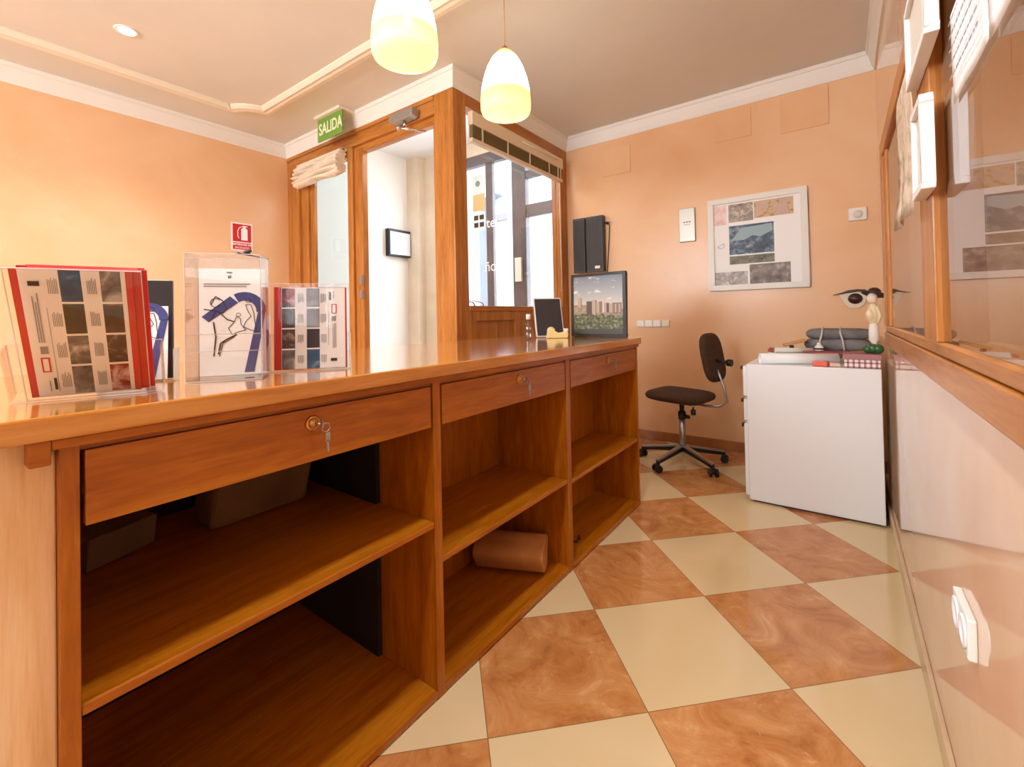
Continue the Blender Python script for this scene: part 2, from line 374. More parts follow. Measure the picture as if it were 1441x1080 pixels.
FRM = noisy('grey brown metal frame', [(0.3, srgb(84, 76, 78)), (0.7, srgb(104, 96, 98))], 5, rough=.35)
t = bpy.data.objects.new('door_2', None); t.location = (-2.1, 1.55, 0); COL.objects.link(t); struct(t, 'grey metal street door with glass')
MB().box(-1.81, -1.63, 1.5, 1.58, 0, 3.02).box(-1.30, -1.2, 1.5, 1.58, 0, 3.02).box(-3.0, -2.93, 1.5, 1.58, 0, 3.02).box(-2.19, -2.09, 1.51, 1.56, 0, 2.9).build('upright', FRM, t, bevel=.004)
MB().box(-3.0, -1.2, 1.5, 1.58, 2.9, 3.02).box(-1.63, -1.3, 1.51, 1.57, 2.20, 2.33).box(-1.63, -1.3, 1.51, 1.57, 2.62, 2.70).box(-3.0, -1.2, 1.5, 1.58, 0, .2).build('crossbar', FRM, t, bevel=.004)
MB().box(-2.93, -1.81, 1.535, 1.541, .2, 2.9).box(-1.63, -1.3, 1.535, 1.541, .2, 2.9).build('glass_pane', GLASS, t)
MB().box(-1.76, -1.68, 1.46, 1.5, 1.50, 1.76).build('intercom_box', WPLAST, t, bevel=.004)
LET = mat('white vinyl letters', srgb(250, 250, 250), .5)
FM = face_matrix((-2.10, 1.505, 2.20), (1,0,0), (0,0,1))
text('lettering', 'tel', .16, LET, FM, t)
text('lettering', 'ños', .17, LET, face_matrix((-2.10, 1.505, 1.70), (1,0,0), (0,0,1)), t)
# notices on the street door
def notice(x0, x1, z0, z1, m, label):
    o = MB().box(x0, x1, 1.49, 1.493, z0, z1).build('notice', m); return tag(o, label, 'notice')
n1 = notice(-2.37, -2.215, 2.57, 2.78, mat('pale grey notice', srgb(205, 212, 208), .6), 'pale grey notice with a round emblem at the top of the street door glass')
MB().lathe([(.035, 0), (.035, .001)], n=24).lathe([(.02, .001), (.02, .002)], n=20).xf(Matrix.Translation((-2.29, 1.4895, 2.68))@Matrix.Rotation(R(90), 4, 'X')).build('emblem', mat('grey emblem', srgb(120, 128, 122), .6), n1)
notice(-2.37, -2.19, 2.36, 2.56, mat('tan notice', srgb(206, 170, 116), .6), 'plain tan square notice below the emblem notice on the street door')
n3 = notice(-2.37, -2.19, 2.14, 2.34, mat('pale plaid notice', srgb(225, 228, 226), .6), 'white notice with a dark grid on the street door')
g = MB()
for k in range(2):
    for j in range(2): g.box(-2.355+.085*k, -2.29+.085*k, 1.4885, 1.4899, 2.17+.085*j, 2.225+.085*j)
g.build('printed_grid', INK, n3)
# street seen through the door
STW = noisy('grey blue render of the street front', [(0.3, srgb(118, 126, 136)), (0.7, srgb(132, 140, 150))], 2, rough=.8)
b = thing('street_building', 'pale rendered building with an arched doorway across the street', 'building', (-4.07, 4, 0))
mb = MB(); AR = [(-4.07+.34*math.cos(PI*k/16), 3.08+.34*math.sin(PI*k/16)) for k in range(17)]
mb.box(-9, -4.41, 4, 4.3, 0, 7).box(-3.73, -2.9, 4, 4.3, 0, 7).box(-4.41, -3.73, 4, 4.3, 3.42, 7)
for k in range(16):
    (xa, za), (xb, zb) = AR[k], AR[k+1]; mb.prism([(xa, za), (xb, zb), (xb, 3.42), (xa, 3.42)], 4, 4.3, 'y')
mb.build('facade', STW, b)
MB().box(-4.41, -3.73, 4.1, 4.2, 2.92, 3.03).build('transom', FRM, b)
MB().box(-4.45, -3.70, 4.5, 4.55, 0, 3.6).build('doorway_back', mat('bright doorway', srgb(215, 218, 222), .7), b)
struct(MB().box(-12, 8, 1.75, 12, -.15, -.02).build('street_ground', mat('street paving', srgb(180, 176, 170), .8)))

# ---- right wall window ---------------------------------------------------------
t = bpy.data.objects.new('window_2', None); t.location = (1.27, -1.5, 1.0); COL.objects.link(t); struct(t, 'wooden framed interior window in the right wall')
FX = 1.25
MB().box(FX, XU, WY0-.07, .035, .962, 1.018).build('apron', JOINY, t, bevel=.003)
MB().box(FX+.004, XU, WY0-.07, .035, 1.02, 1.046).build('sill', JOINY, t, bevel=.004)
MB().box(FX, XU, WY0-.07, .035, 1.765, 1.832).build('head', JOINY, t, bevel=.004)
MB().box(FX, XU, -.05, .035, 1.046, 1.765).box(FX+.006, XU, -.15, -.05, 1.046, 1.765).build('jamb', JOINZ, t, bevel=.004)
MB().box(FX, XU, WY0-.07, WY0+.01, 1.046, 1.765).build('jamb', JOINZ, t, bevel=.004)
MB().box(FX, XU, -1.29, -1.13, 1.046, 1.765).build('mullion', JOINZ, t, bevel=.003)
MB().box(FX, XU, -2.95, -2.77, 1.046, 1.765).build('mullion', JOINZ, t, bevel=.003)
for a, b_ in ((-1.13, -.15), (-2.77, -1.29), (WY0+.01, -2.95)):
    MB().box(1.2615, 1.2655, a, b_, 1.046, 1.765).build('glass_pane', glass('office glass', (.92,.9,.87,1), 2.0), t)
# office behind the right window
OFF = mat('office wall', srgb(222, 190, 156), .7)
struct(MB().box(3.5, 3.6, -5.3, 1.6, 0, ZC).build('wall_office_far', OFF))
struct(MB().box(XR+.3, 3.5, YB, YB+.1, 0, ZC).build('wall_office_back', OFF))
struct(MB().box(XR+.12, 3.5, YN-.1, YN, 0, ZC).build('wall_office_near', OFF))
struct(MB().box(XR+.15, 3.6, YN, YB, ZC, ZC+.1).build('ceiling_office', OFF))
o = MB().box(2.0, 2.9, -1.6, -.4, ZC-.05, ZC-.001).build('added_office_light', mat('added glow panel', (1,1,1,1), .4, emit=(1,.95,.86,1), es=9)); tag(o, 'added glowing ceiling panel brightening the office behind the right window', 'added light')  # unseen glowing panel added to brighten the office behind the glass

# ================================================================== THINGS
# ---- reception counter
CX = .124
c = thing('reception_counter', 'long orange-brown wooden reception counter with three key-locked drawers over open shelves', 'counter', (-.25, -1.2, 0))
MB().box(-.74, .15, -4.0, .062, .943, .98).build('counter_top', TOPW, c, bevel=.004)
MB().box(.11, .138, -2.376, .052, .926, .943).build('edge_moulding', WOODY, c, bevel=.003)
MB().box(.085, .14, -2.40, -2.376, .905, .943).build('edge_moulding', WOODY, c, bevel=.002)
# uprights (each front edge ~3 cm) and backs
def upright(y0, y1, xb=-.42, zt=.926): return MB().box(xb, CX, y0, y1, 0, zt).build('upright_panel', WOODZ, c, bevel=.0015)
upright(-2.366, -2.342); upright(-1.582, -1.552); upright(-.793, -.757); upright(.040, .060)
MB().box(.085, .104, -2.52, -2.366, 0, .943).build('end_board', PALE, c, bevel=.003)
MB().box(-.66, -.64, -4.0, .055, 0, .943).build('public_front_panel', WOODY, c)
MB().box(-.64, -.62, -2.342, -1.582, 0, .943).build('lining_and_void_shade', mat('painted void shade', srgb(24, 14, 8), .8), c)  # black sheet standing in for the unlit void of the left bay
MB().box(-.62, -.13, -1.598, -1.582, .026, .92).build('lining_and_void_shade', MATS['painted void shade'], c)  # black sheet beside the divider, void shade put into its colour
MB().box(-.28, -.26, -1.552, -.793, 0, .926).build('lining_and_void_shade', WOODZ, c)
MB().box(-.18, -.16, -.757, .04, 0, .926).build('lining_and_void_shade', WOODZ, c)
for y0, y1, z in ((-2.342, -1.582, .498), (-1.552, -.793, .385), (-.757, .040, .373)):
    MB().box(-.62 if y0 < -2 else (-.26 if y0 < -1 else -.16), CX-.002, y0, y1, z-.0, z+.018).build('shelf', WOODY, c, bevel=.003)
for y0, y1 in ((-2.342, -1.582), (-1.552, -.793), (-.757, .040)):
    MB().box(-.62 if y0 < -2 else (-.26 if y0 < -1 else -.16), CX-.0, y0, y1, .006, .026).build('bottom_board', WOODY, c, bevel=.002)
MB().box(-.40, CX-.05, -2.342, .04, 0, .006).build('plinth', WOODY, c)
MB().box(CX-.03, CX-.008, -2.342, .04, .916, .943).build('rail', WOODY, c)
def key2(dr, y, z):
    MB().lathe([(.0175, 0), (.0175, .003), (.014, .0055), (.0115, .0055), (.0115, .002), (.006, .002), (.006, .010), (1e-5, .010)], n=24).xf(Matrix.Translation((CX, y, z))@Matrix.Rotation(R(90), 4, 'Y')).build('lock', BRASS, dr)
    k = MB().cyl((CX+.008, y, z), (CX+.026, y+.003, z), .002, n=8)
    k.obox((CX+.030, y+.004, z), .011, .002, .014)
    k.tube([(CX+.034, y+.012+.010*math.cos(2*PI*i/14), z-.008+.010*math.sin(2*PI*i/14)) for i in range(15)], .0009, 6)
    k.obox((CX+.034, y+.016, z-.030), .0018, .011, .020)
    k.obox((CX+.034, y+.016, z-.050), .0018, .005, .026, (R(4),0,0))
    k.build('key', STEEL, dr)
for y0, y1, ky in ((-2.336, -1.590, -1.955), (-1.545, -.800, -1.141), (-.750, .033, -.347)):
    d = MB().box(CX-.02, CX, y0, y1, .795, .915).build('drawer', WOODY, c, bevel=.002)
    key2(d, ky, .882)
    MB().box(-.015, CX-.02, y0+.02, y1-.02, .81, .90).build('drawer_box', PALE, d)
# things kept in the counter
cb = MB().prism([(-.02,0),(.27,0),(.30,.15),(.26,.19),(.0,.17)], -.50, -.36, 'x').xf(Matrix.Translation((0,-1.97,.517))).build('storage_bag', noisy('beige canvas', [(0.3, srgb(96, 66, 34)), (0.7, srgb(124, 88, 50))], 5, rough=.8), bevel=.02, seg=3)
tag(cb, 'beige soft bag standing far back on the upper shelf of the left bay', 'bag')
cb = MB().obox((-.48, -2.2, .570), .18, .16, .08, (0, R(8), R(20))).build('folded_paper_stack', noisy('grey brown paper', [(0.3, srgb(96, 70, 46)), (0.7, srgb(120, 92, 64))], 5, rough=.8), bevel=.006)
tag(cb, 'dim stack of folded papers on the upper shelf, deep in the left bay', 'papers')
KR = noisy('kraft paper', [(0.3, srgb(176, 112, 56)), (0.7, srgb(200, 140, 80))], 9, rough=.7)
rl = MB(); ring = []
for k in range(24):
    a = 2*PI*k/24; rr = .076*(1+.10*math.sin(3*a+.6)+.05*math.sin(5*a)); ring.append((math.cos(a)*rr*1.05, math.sin(a)*rr*.95))
rl.prism(ring, -.15, .15, 'y', 0, True)
rl.xf(Matrix.Translation((-.082, -.938, .101))@Matrix.Rotation(R(-66), 4, 'Z'))
tag(rl.build('kraft_bundle', KR, bevel=.006), 'brown paper wrapped bundle lying on the bottom of the middle bay', 'bundle')
ad = thing('power_adapter', 'small black power adapter with cable lying in the right bay', 'adapter', (-.2, -.50, .391))
ad.location = (.04, -.66, .026)
MB().obox((.03, -.68, .045), .04, .10, .036, (0,0,R(20))).build('body', BLACK, ad, bevel=.004)
MB().tube([(.03,-.63,.04),(.05,-.59,.032),(.05,-.56,.031),(.03,-.53,.031)], .004, 8).build('cable', BLACK, ad)

# ---- printed sheets (local frame: x right, z up, front faces -y)
PH = {}
def photo_mat(name, stops, scale=30):
    return noisy(name, stops, scale, 5, .35, dist=1.0)
P_DARK = photo_mat('dark stage photo', [(0.3, srgb(30, 22, 24)), (0.55, srgb(74, 52, 52)), (0.75, srgb(190, 160, 150))])
P_GREY = photo_mat('grey street photo', [(0.3, srgb(70, 66, 68)), (0.55, srgb(130, 126, 126)), (0.75, srgb(215, 212, 210))])
P_BLUE = photo_mat('blue night photo', [(0.3, srgb(20, 60, 100)), (0.6, srgb(30, 96, 140)), (0.8, srgb(150, 190, 210))])
P_BLK = photo_mat('black photo', [(0.3, srgb(18, 18, 22)), (0.6, srgb(44, 42, 44)), (0.8, srgb(150, 146, 140))])
P_SEP = photo_mat('sepia photo', [(0.3, srgb(92, 74, 60)), (0.55, srgb(160, 138, 118)), (0.78, srgb(226, 210, 190))], 24)
P_RED = photo_mat('red stage photo', [(0.35, srgb(30, 24, 26)), (0.5, srgb(150, 30, 36)), (0.7, srgb(220, 200, 196))])
PM = [PAPER, REDP, GREYTX, INK, P_DARK, P_GREY, P_BLUE, P_BLK, P_SEP, P_RED, BLUEP]
def quads(mb, rects, y=-.0006):
    for i, (x0, z0, x1, z1, m) in enumerate(rects):
        yy = y-.00002*i; mb.add([(x0,yy,z0),(x1,yy,z0),(x1,yy,z1),(x0,yy,z1)], [(0,1,2,3)], m)
def textlines(x0, z0, x1, z1, n, vert=False, m=2):
    out = []
    for k in range(n):
        a, b = k/n, (k+.5)/n; sh = random.uniform(.75, 1)
        if vert: out.append((x0+(x1-x0)*a, z0, x0+(x1-x0)*b, z0+(z1-z0)*sh, m))
        else: out.append((x0, z0+(z1-z0)*a, x0+(x1-x0)*sh, z0+(z1-z0)*b, m))
    return out
def brochure(w_, h_, flip=False, cover=True):
    mb = MB().box(0, w_, 0, .0028, 0, h_, 1)
    Rr = []
    if cover:
        e = .0095*w_/.15
        Rr = [(.002 if flip else e, .001, w_-e*(1.6 if flip else 1), h_-.001, 0)]
        X = lambda a: a*w_
        # photo columns
        P = [(.46, [P_BLUE, P_BLK, P_GREY, P_GREY]), (.80, [P_GREY, P_DARK, P_DARK, P_RED])]
        for cx, ms in P:
            for k, pm in enumerate(ms):
                z1 = h_*(1-.25*k)-.001; z0 = h_*(1-.25*(k+1))+.003
                x0 = X(cx-.085); x1 = X(cx+.095)
                Rr.append((x0, z0, x1, z1, PM.index(pm)))
        for cx in (.31, .63):
            for k in range(4):
                z1 = h_*(1-.25*k)-.012; z0 = h_*(1-.25*(k+1))+.018
                Rr += textlines(X(cx-.03), z0, X(cx+.055), z1, 6, True)
        Rr += [(X(.245), .01, X(.25), h_*.72, 2)]
        Rr += textlines(X(.14), h_*.45, X(.20), h_*.83, 3, True)
        Rr += [(X(.13), h_*.88, X(.22), h_*.915, 3), (X(.14), h_*.36, X(.205), h_*.42, 2), (X(.13), h_*.21, X(.205), h_*.33, 1), (X(.145), h_*.22, X(.19), h_*.32, 0),
               (X(.21), h_*.06, X(.235), h_*.16, 3), (X(.17), h_*.05, X(.18), h_*.14, 2)]
    quads(mb, Rr)
    if flip:
        mb.v = [Vector((w_-v.x, v.y, h_-v.z)) for v in mb.v]
    return mb
def place(o, pos, yaw, lean, z=.981):
    o.location = (pos[0], pos[1], z); o.rotation_euler = (R(-lean), 0, R(yaw)); return o
def local_to(pos, yaw, lean, z=.981):
    return Matrix.Translation((pos[0], pos[1], z))@Euler((R(-lean), 0, R(yaw))).to_matrix().to_4x4()
# left stand: seen from behind, leaning towards the camera
def stand(label, pos, yaw, lean, w_, h_, back, pocket_h, depth, pocket_in_front=True, ex=.006):
    t = thing('brochure_stand', label, 'stand', (pos[0], pos[1], .981), (R(-lean), 0, R(yaw)))
    th = .0025; s_ = 1 if pocket_in_front else -1
    MB().box(-.006, w_+.006, 0, th, 0, back).build('back_panel', ACRYL, t, local=True)
    MB().box(-ex, w_+ex, s_*depth, s_*depth+th, 0, pocket_h).build('pocket_front', ACRYL, t, local=True)
    MB().box(-ex-th, -ex, min(0, s_*depth), max(0, s_*depth), 0, pocket_h).build('pocket_side', ACRYL, t, local=True)
    MB().box(w_+ex, w_+ex+th, min(0, s_*depth), max(0, s_*depth), 0, pocket_h).build('pocket_side', ACRYL, t, local=True)
    MB().box(-ex, w_+ex, min(0, s_*depth), max(0, s_*depth), 0, th).build('pocket_floor', ACRYL, t, local=True)
    e = MB()
    for x in (-.007, w_+.006): e.box(x, x+.0012, -.0006, th, 0, back)
    for x in (-ex-th, w_+ex): e.box(x, x+.0014, depth*s_-.001, depth*s_+.001, 0, pocket_h)
    e.box(-ex, w_+ex, depth*s_, depth*s_+.0012, pocket_h-.001, pocket_h)
    e.box(-.006, w_+.006, -.0006, th, back-.0012, back); e.box(-ex, w_+ex, -.0006, .0012, 0, .0014)
    e.build('bright_edge', ACRED, t, local=True)
    return t
b1 = dict(pos=(-.066, -2.371), yaw=69, lean=-26)
s1 = stand('clear acrylic brochure stand holding the big red-edged brochures at the left', (b1['pos'][0]+.003, b1['pos'][1]), 69, -26, .158, .225, .252, .10, .030, ex=.026)
L1 = local_to(b1['pos'], 69, -26)
for k in range(5):
    o = brochure(.152, .246, cover=(k == 0)).build('brochure', PM, local=True)
    o.matrix_world = L1@Matrix.Translation((.0+[0, .012, .020, .006, .016][k], .0045+.0042*k, .004))
    tag(o, 'front red-edged brochure with blue and grey photo columns in the left acrylic stand' if k == 0 else 'red brochure behind the front one in the left acrylic stand', 'brochure', 'red brochures in the left stand')
# right stand with the mirrored brochure
b3 = dict(pos=(-.115, -1.929), yaw=53, lean=3)
s3 = stand('small clear acrylic stand holding the red-spined brochure at the right of the row', (b3['pos'][0]-.0, b3['pos'][1]), 53, 3, .187, .232, .236, .10, .022)
L3 = local_to(b3['pos'], 53, 3)
for k in range(2):
    o = brochure(.180, .222, flip=True, cover=(k == 0)).build('brochure', PM, local=True)
    o.matrix_world = L3@Matrix.Translation((.004+.002*k, .0045+.0045*k, .004))
    tag(o, 'red-spined brochure with dark photo columns, front one in the right acrylic stand' if k == 0 else 'second brochure hidden behind the front one in the right acrylic stand', 'brochure', 'brochures in the right stand')
# leaflets with a blue ribbon drawing
def arc(mb, cx, cz, r0, r1, a0, a1, m, n=16, y=-.0008, sx=1):
    for k in range(n):
        a = R(a0+(a1-a0)*k/n); b = R(a0+(a1-a0)*(k+1)/n)
        mb.add([(cx+r*math.cos(t)*sx, y, cz+r*math.sin(t)) for r, t in ((r0,a),(r1,a),(r1,b),(r0,b))], [(0,1,2,3)], m)
def leaflet(w_, h_):
    mb = MB().box(0, w_, 0, .004, 0, h_, 0)
    s = w_/.145
    quads(mb, [(.06*s, h_-.012, .072*s, h_-.008, 3), (.062*s, h_-.024, .070*s, h_-.017, 3)]+textlines(.01*s, h_-.045, w_-.02*s, h_-.034, 2))
    # ribbon: an arch at the right with a tail to the lower left
    arc(mb, .098*s, h_*.60, .026*s, .048*s, -5, 120, 10, sx=1)
    mb.add([(.128*s, -.0008, h_*.60), (.148*s*.98, -.0008, h_*.60), (.118*s, -.0008, h_*.02), (.096*s, -.0008, h_*.02)], [(0,1,2,3)], 10)
    mb.add([(.066*s, -.0008, h_*.74), (.084*s, -.0008, h_*.68), (.02*s, -.0008, h_*.50), (.005*s, -.0008, h_*.55)], [(0,1,2,3)], 10)
    # pen sketch of two standing figures in front of an easel
    random.seed(3)
    def line(p, q, wd=.0011, m=3):
        a = Vector((p[0]*s, 0, p[1]*h_)); b = Vector((q[0]*s, 0, q[1]*h_)); d = (b-a).normalized(); n = Vector((-d.z, 0, d.x))*wd/2
        mb.add([a-n+Vector((0,-.001,0)), b-n+Vector((0,-.001,0)), b+n+Vector((0,-.001,0)), a+n+Vector((0,-.001,0))], [(0,1,2,3)], m)
    P1 = [(.10,.66),(.105,.60),(.112,.55),(.10,.50),(.095,.45),(.11,.42),(.125,.40),(.12,.50),(.118,.58),(.112,.66),(.10,.66)]
    P2 = [(.075,.50),(.08,.55),(.088,.53),(.09,.47),(.10,.42),(.08,.40),(.07,.38),(.062,.44),(.075,.50)]
    P3 = [(.025,.66),(.035,.74),(.05,.70),(.06,.62),(.05,.58),(.035,.60),(.03,.55),(.02,.50)]
    P4 = [(.01,.62),(.04,.60),(.06,.52),(.075,.50)]; P5 = [(.04,.20),(.045,.30),(.06,.34),(.08,.38)]
    P6 = [(.03,.18),(.035,.36),(.03,.5)]; P7 = [(.042,.18),(.05,.30),(.075,.36)]
    for P, wd in ((P1,.0016),(P2,.0016),(P3,.002),(P4,.0026),(P5,.0035),(P6,.003),(P7,.002)):
        for a, b in zip(P, P[1:]): line(a, b, wd)
    arc(mb, .106*s, h_*.70, .0045, .006, 0, 360, 3, y=-.001); arc(mb, .084*s, h_*.565, .004, .0052, 0, 360, 3, y=-.001)
    arc(mb, .035*s, h_*.68, .010, .0116, 30, 330, 3, y=-.001)
    return mb
# tall box holder
HB, HYAW = (-.082, -2.135), 56
t = thing('leaflet_box', 'tall clear acrylic leaflet box between the two brochure stands', 'leaflet holder', (HB[0], HB[1], .981), (0, 0, R(HYAW)))
hw, hh, hd, th = .153, .292, .10, .003
MB().box(0, hw, 0, th, 0, hh).build('front_panel', ACRYT, t, local=True)
MB().box(0, hw, hd-th, hd, 0, hh).build('back_panel', ACRYL, t, local=True)
MB().box(0, th, th, hd-th, 0, hh).build('side_panel', ACRYL, t, local=True)
MB().box(hw-th, hw, th, hd-th, 0, hh).build('side_panel', ACRYL, t, local=True)
MB().box(0, hw, 0, hd, 0, th).build('base', ACRYL, t, local=True)
e = MB()
for x in (-.0004, hw-.0012): e.box(x, x+.0016, -.0008, .0012, 0, hh).box(x, x+.0016, hd-.001, hd+.0006, 0, hh)
e.box(0, hw, -.0008, .001, hh-.0016, hh).box(0, hw, hd-.001, hd+.0006, hh-.0016, hh).box(0, hw, -.0008, .001, 0, .002).box(0, hw, .045, .047, hh*.36, hh*.366).box(0, hw, .045, .047, hh*.22, hh*.226)
e.box(.006, .010, .0, .09, hh*.365, hh*.37)
e.build('bright_edge', ACRED, t, local=True)
LH = Matrix.Translation((HB[0], HB[1], .981))@Matrix.Rotation(R(HYAW), 4, 'Z')
o = leaflet(.143, .262).build('leaflet', PM, local=True); o.matrix_world = LH@Matrix.Translation((.005, .088, .004))
tag(o, 'leaflet with a blue ribbon and pen sketch inside the tall acrylic box', 'leaflet')
o = leaflet(.12, .235).build('leaflet', PM, local=True); o.matrix_world = Matrix.Translation((-.235, -2.245, .985))@Euler((R(-6), 0, R(62))).to_matrix().to_4x4()
o.matrix_world = o.matrix_world
tag(o, 'blue ribbon leaflet standing behind the left brochure stand', 'leaflet')
M2 = Matrix.Translation((-.235, -2.245, .981))@Matrix.Rotation(R(62), 4, 'Z')
t = thing('leaflet_rack', 'low clear acrylic rack behind the left brochure stand', 'leaflet holder', (-.235, -2.245, .981), (0, 0, R(62)))
MB().box(-.004, .136, -.012, -.0095, 0, .075).box(-.004, .136, .035, .0375, 0, .06).box(-.004, .136, -.012, .0375, 0, .0025).build('tray', ACRYL, t, local=True)
MB().box(.134, .137, -.012, .0375, .0025, .075).build('tray_side', ACRED, t, local=True)
MB().box(-.004, -.0015, -.0095, .035, .0025, .075).build('tray_side', ACRED, t, local=True)
dk = MB().box(.0, .13, 0, .012, 0, .232).build('magazine_stack', [INK, P_SEP], local=True); dk.matrix_world = M2@Matrix.Translation((-.002, .018, .004))
tag(dk, 'dark magazines standing behind the blue ribbon leaflet in the low rack', 'magazines')
o = leaflet(.10, .15).build('leaflet', PM, local=True); o.matrix_world = Matrix.Translation((-.225, -1.99, .983))@Euler((0, 0, R(56))).to_matrix().to_4x4()
tag(o, 'small leaflet peeking out between the tall acrylic box and the right stand', 'leaflet')
# clear block of the rack
# pen on top of the tall box
pn = thing('black_pen', 'black pen with an ornament lying across the rim of the tall acrylic box', 'pen', tuple(LH@Vector((.115, .05, hh+.004))))
a = LH@Vector((.10, .02, hh+.0045)); b_ = LH@Vector((.150, .12, hh+.0045)); cc = LH@Vector((.115, .049, hh+.009))
MB().cyl(a, b_, .0025, .0012, 8).build('barrel', BLACK, pn)
MB().ell(cc, .008, .008, .006).ell(cc+Vector((.006,.004,.004)), .005, .005, .004).build('ornament', BLACK, pn)

# ---- things at the far end of the counter
# clear bottle with white cap
t = thing('small_bottle', 'small clear bottle with white cap standing on the counter before the wood panel', 'bottle', (-.36, -.36, .98))
MB().lathe([(.018, 0), (.02, .004), (.02, .055), (.016, .075), (.010, .088), (.009, .098)], (-.36, -.36, .981), 24).build('bottle_body', glass('bottle glass', (.86, .84, .80, 1), 1.8), t)
MB().lathe([(.0105, .094), (.0105, .116), (.009, .118), (1e-5, .118)], (-.36, -.36, .981), 20).build('cap', WPLAST, t); t.scale = (1.3, 1.3, 1.25)
# leaning framed tablet
t = thing('tablet_frame', 'black tablet in a pale frame leaning back near the far end of the counter', 'tablet', (-.455, -.13, .985), (R(-16), 0, R(48)))
MB().box(0, .185, 0, .010, 0, .26).box(.0, .185, .010, .016, .02, .24).build('frame', mat('pale metal frame', srgb(214, 208, 200), .35), t, bevel=.003, local=True)
MB().box(.007, .178, -.0008, .001, .008, .252).build('screen', mat('dark screen', srgb(48, 48, 52), .15), t, local=True)
MB().obox((.1, .048, .115), .06, .003, .16, (R(-26), 0, 0)).build('rear_strut', BLACK, t, local=True)
# tape dispenser
t = thing('tape_dispenser', 'cream yellow tape dispenser on the counter in front of the tablet', 'tape dispenser', (-.36, -.17, .981), (0, 0, R(38)))
pr = [(0,0),(.13,0),(.134,.03),(.125,.045),(.10,.035),(.075,.032),(.05,.045),(.035,.062),(.018,.062),(.008,.035)]
MB().prism(pr, -.022, .022, 'y').build('body', mat('cream plastic', srgb(238, 216, 150), .3), t, bevel=.004, local=True)
MB().cyl((.03, -.012, .045), (.03, .012, .045), .024, n=24).build('tape_roll', mat('clear tape roll', srgb(230, 214, 170), .2), t, local=True)
MB().box(.108, .134, -.016, .016, .040, .058).build('cutter', WPLAST, t, bevel=.003, local=True)
# framed skyline photograph
t = thing('framed_photograph', 'black framed colour photograph of city blocks above trees on the counter end', 'picture', (-.29, .022, .981), (R(-1), 0, R(-3)))
W_, H_ = .372, .394
mb = MB()
for a in ((0, W_, 0, .020), (0, W_, H_-.016, H_)): mb.box(a[0], a[1], 0, .025, a[2], a[3])
mb.box(0, .016, 0, .025, .02, H_-.016).box(W_-.020, W_, 0, .025, .02, H_-.016)
mb.build('frame', mat('black frame', srgb(34, 30, 26), .25), t, bevel=.002, local=True)
SKY = mat('photo sky', srgb(176, 182, 186), .4); f = None
m = SKY; tc = nd(m, 'ShaderNodeTexCoord'); sp = nd(m, 'ShaderNodeSeparateXYZ'); lk(m, tc.outputs['Object'], sp.inputs[0])
mr = nd(m, 'ShaderNodeMapRange'); lk(m, sp.outputs[2], mr.inputs[0]); mr.inputs[1].default_value = .18; mr.inputs[2].default_value = .39
sc = ramp(m, mr.outputs[0], [(0, srgb(206, 198, 186)), (.45, srgb(160, 164, 166)), (1, srgb(104, 116, 130))])
nf = noise(m, coords(m, (1, 1, 2.2)), 14, 4, .5); cl = ramp(m, nf, [(0, (0,0,0,1)), (.58, (0,0,0,1)), (.70, (.8,.8,.8,1))])
mx = nd(m, 'ShaderNodeMix', data_type='RGBA'); lk(m, cl, mx.inputs[0]); lk(m, sc, mx.inputs[6]); mx.inputs[7].default_value = srgb(236, 232, 226); lk(m, mx.outputs[2], m.node_tree.nodes['Principled BSDF'].inputs['Base Color'])
TREES = noisy('photo trees', [(0.3, srgb(34, 40, 26)), (0.5, srgb(84, 92, 60)), (0.72, srgb(160, 158, 118))], 55, 5, .4)
RIV = mat('photo river', srgb(62, 62, 54), .4); HILL = noisy('photo hillside', [(0.3, srgb(110, 92, 74)), (0.7, srgb(186, 164, 136))], 70, 4, .4)
BL1, BL2, BL3 = mat('photo facade light', srgb(176, 154, 136), .4), mat('photo facade dark', srgb(84, 70, 62), .4), mat('photo facade mid', srgb(126, 108, 94), .4)
mb = MB().box(.016, W_-.02, .006, .010, .02, H_-.016, 0)
q = [(.016,.02,W_-.02,.05,2),(.016,.05,W_-.02,.13,1),(.016,.12,.11,.20,3),(.30,.125,W_-.02,.17,3),(.10,.12,.30,.15,3),(.047,.185,.073,.245,4),(.070,.19,.074,.245,5),
     (.108,.135,.150,.222,5),(.146,.135,.176,.230,4),(.172,.135,.178,.230,5),(.176,.15,.215,.218,4),(.197,.15,.217,.218,6),(.228,.15,.25,.21,4),(.245,.15,.262,.208,5),(.262,.15,.29,.205,4),(.285,.14,.345,.208,6),(.30,.15,.31,.20,4),(.325,.15,.335,.2,4)]
for i, (x0, z0, x1, z1, mm) in enumerate(q):
    yy = .0056-.00006*i; mb.add([(x0,yy,z0),(x1,yy,z0),(x1,yy,z1),(x0,yy,z1)], [(0,1,2,3)], mm)
random.seed(5)
for k in range(34):
    cx = .016+(W_-.036)*(k+.5)/34; rr = random.uniform(.008, .016); cz = .118+random.uniform(-.01, .018)
    cx = min(max(cx, .016+rr), W_-.02-rr)
    yy = .0044-.00002*k
    vs = [(cx+rr*math.cos(2*PI*j/10)*random.uniform(.8,1.1), yy, cz+rr*.8*math.sin(2*PI*j/10)) for j in range(10)]
    mb.add(vs, [tuple(range(10))], 1)
mb.build('photo_print', [SKY, TREES, RIV, HILL, BL1, BL2, BL3], t, local=True)

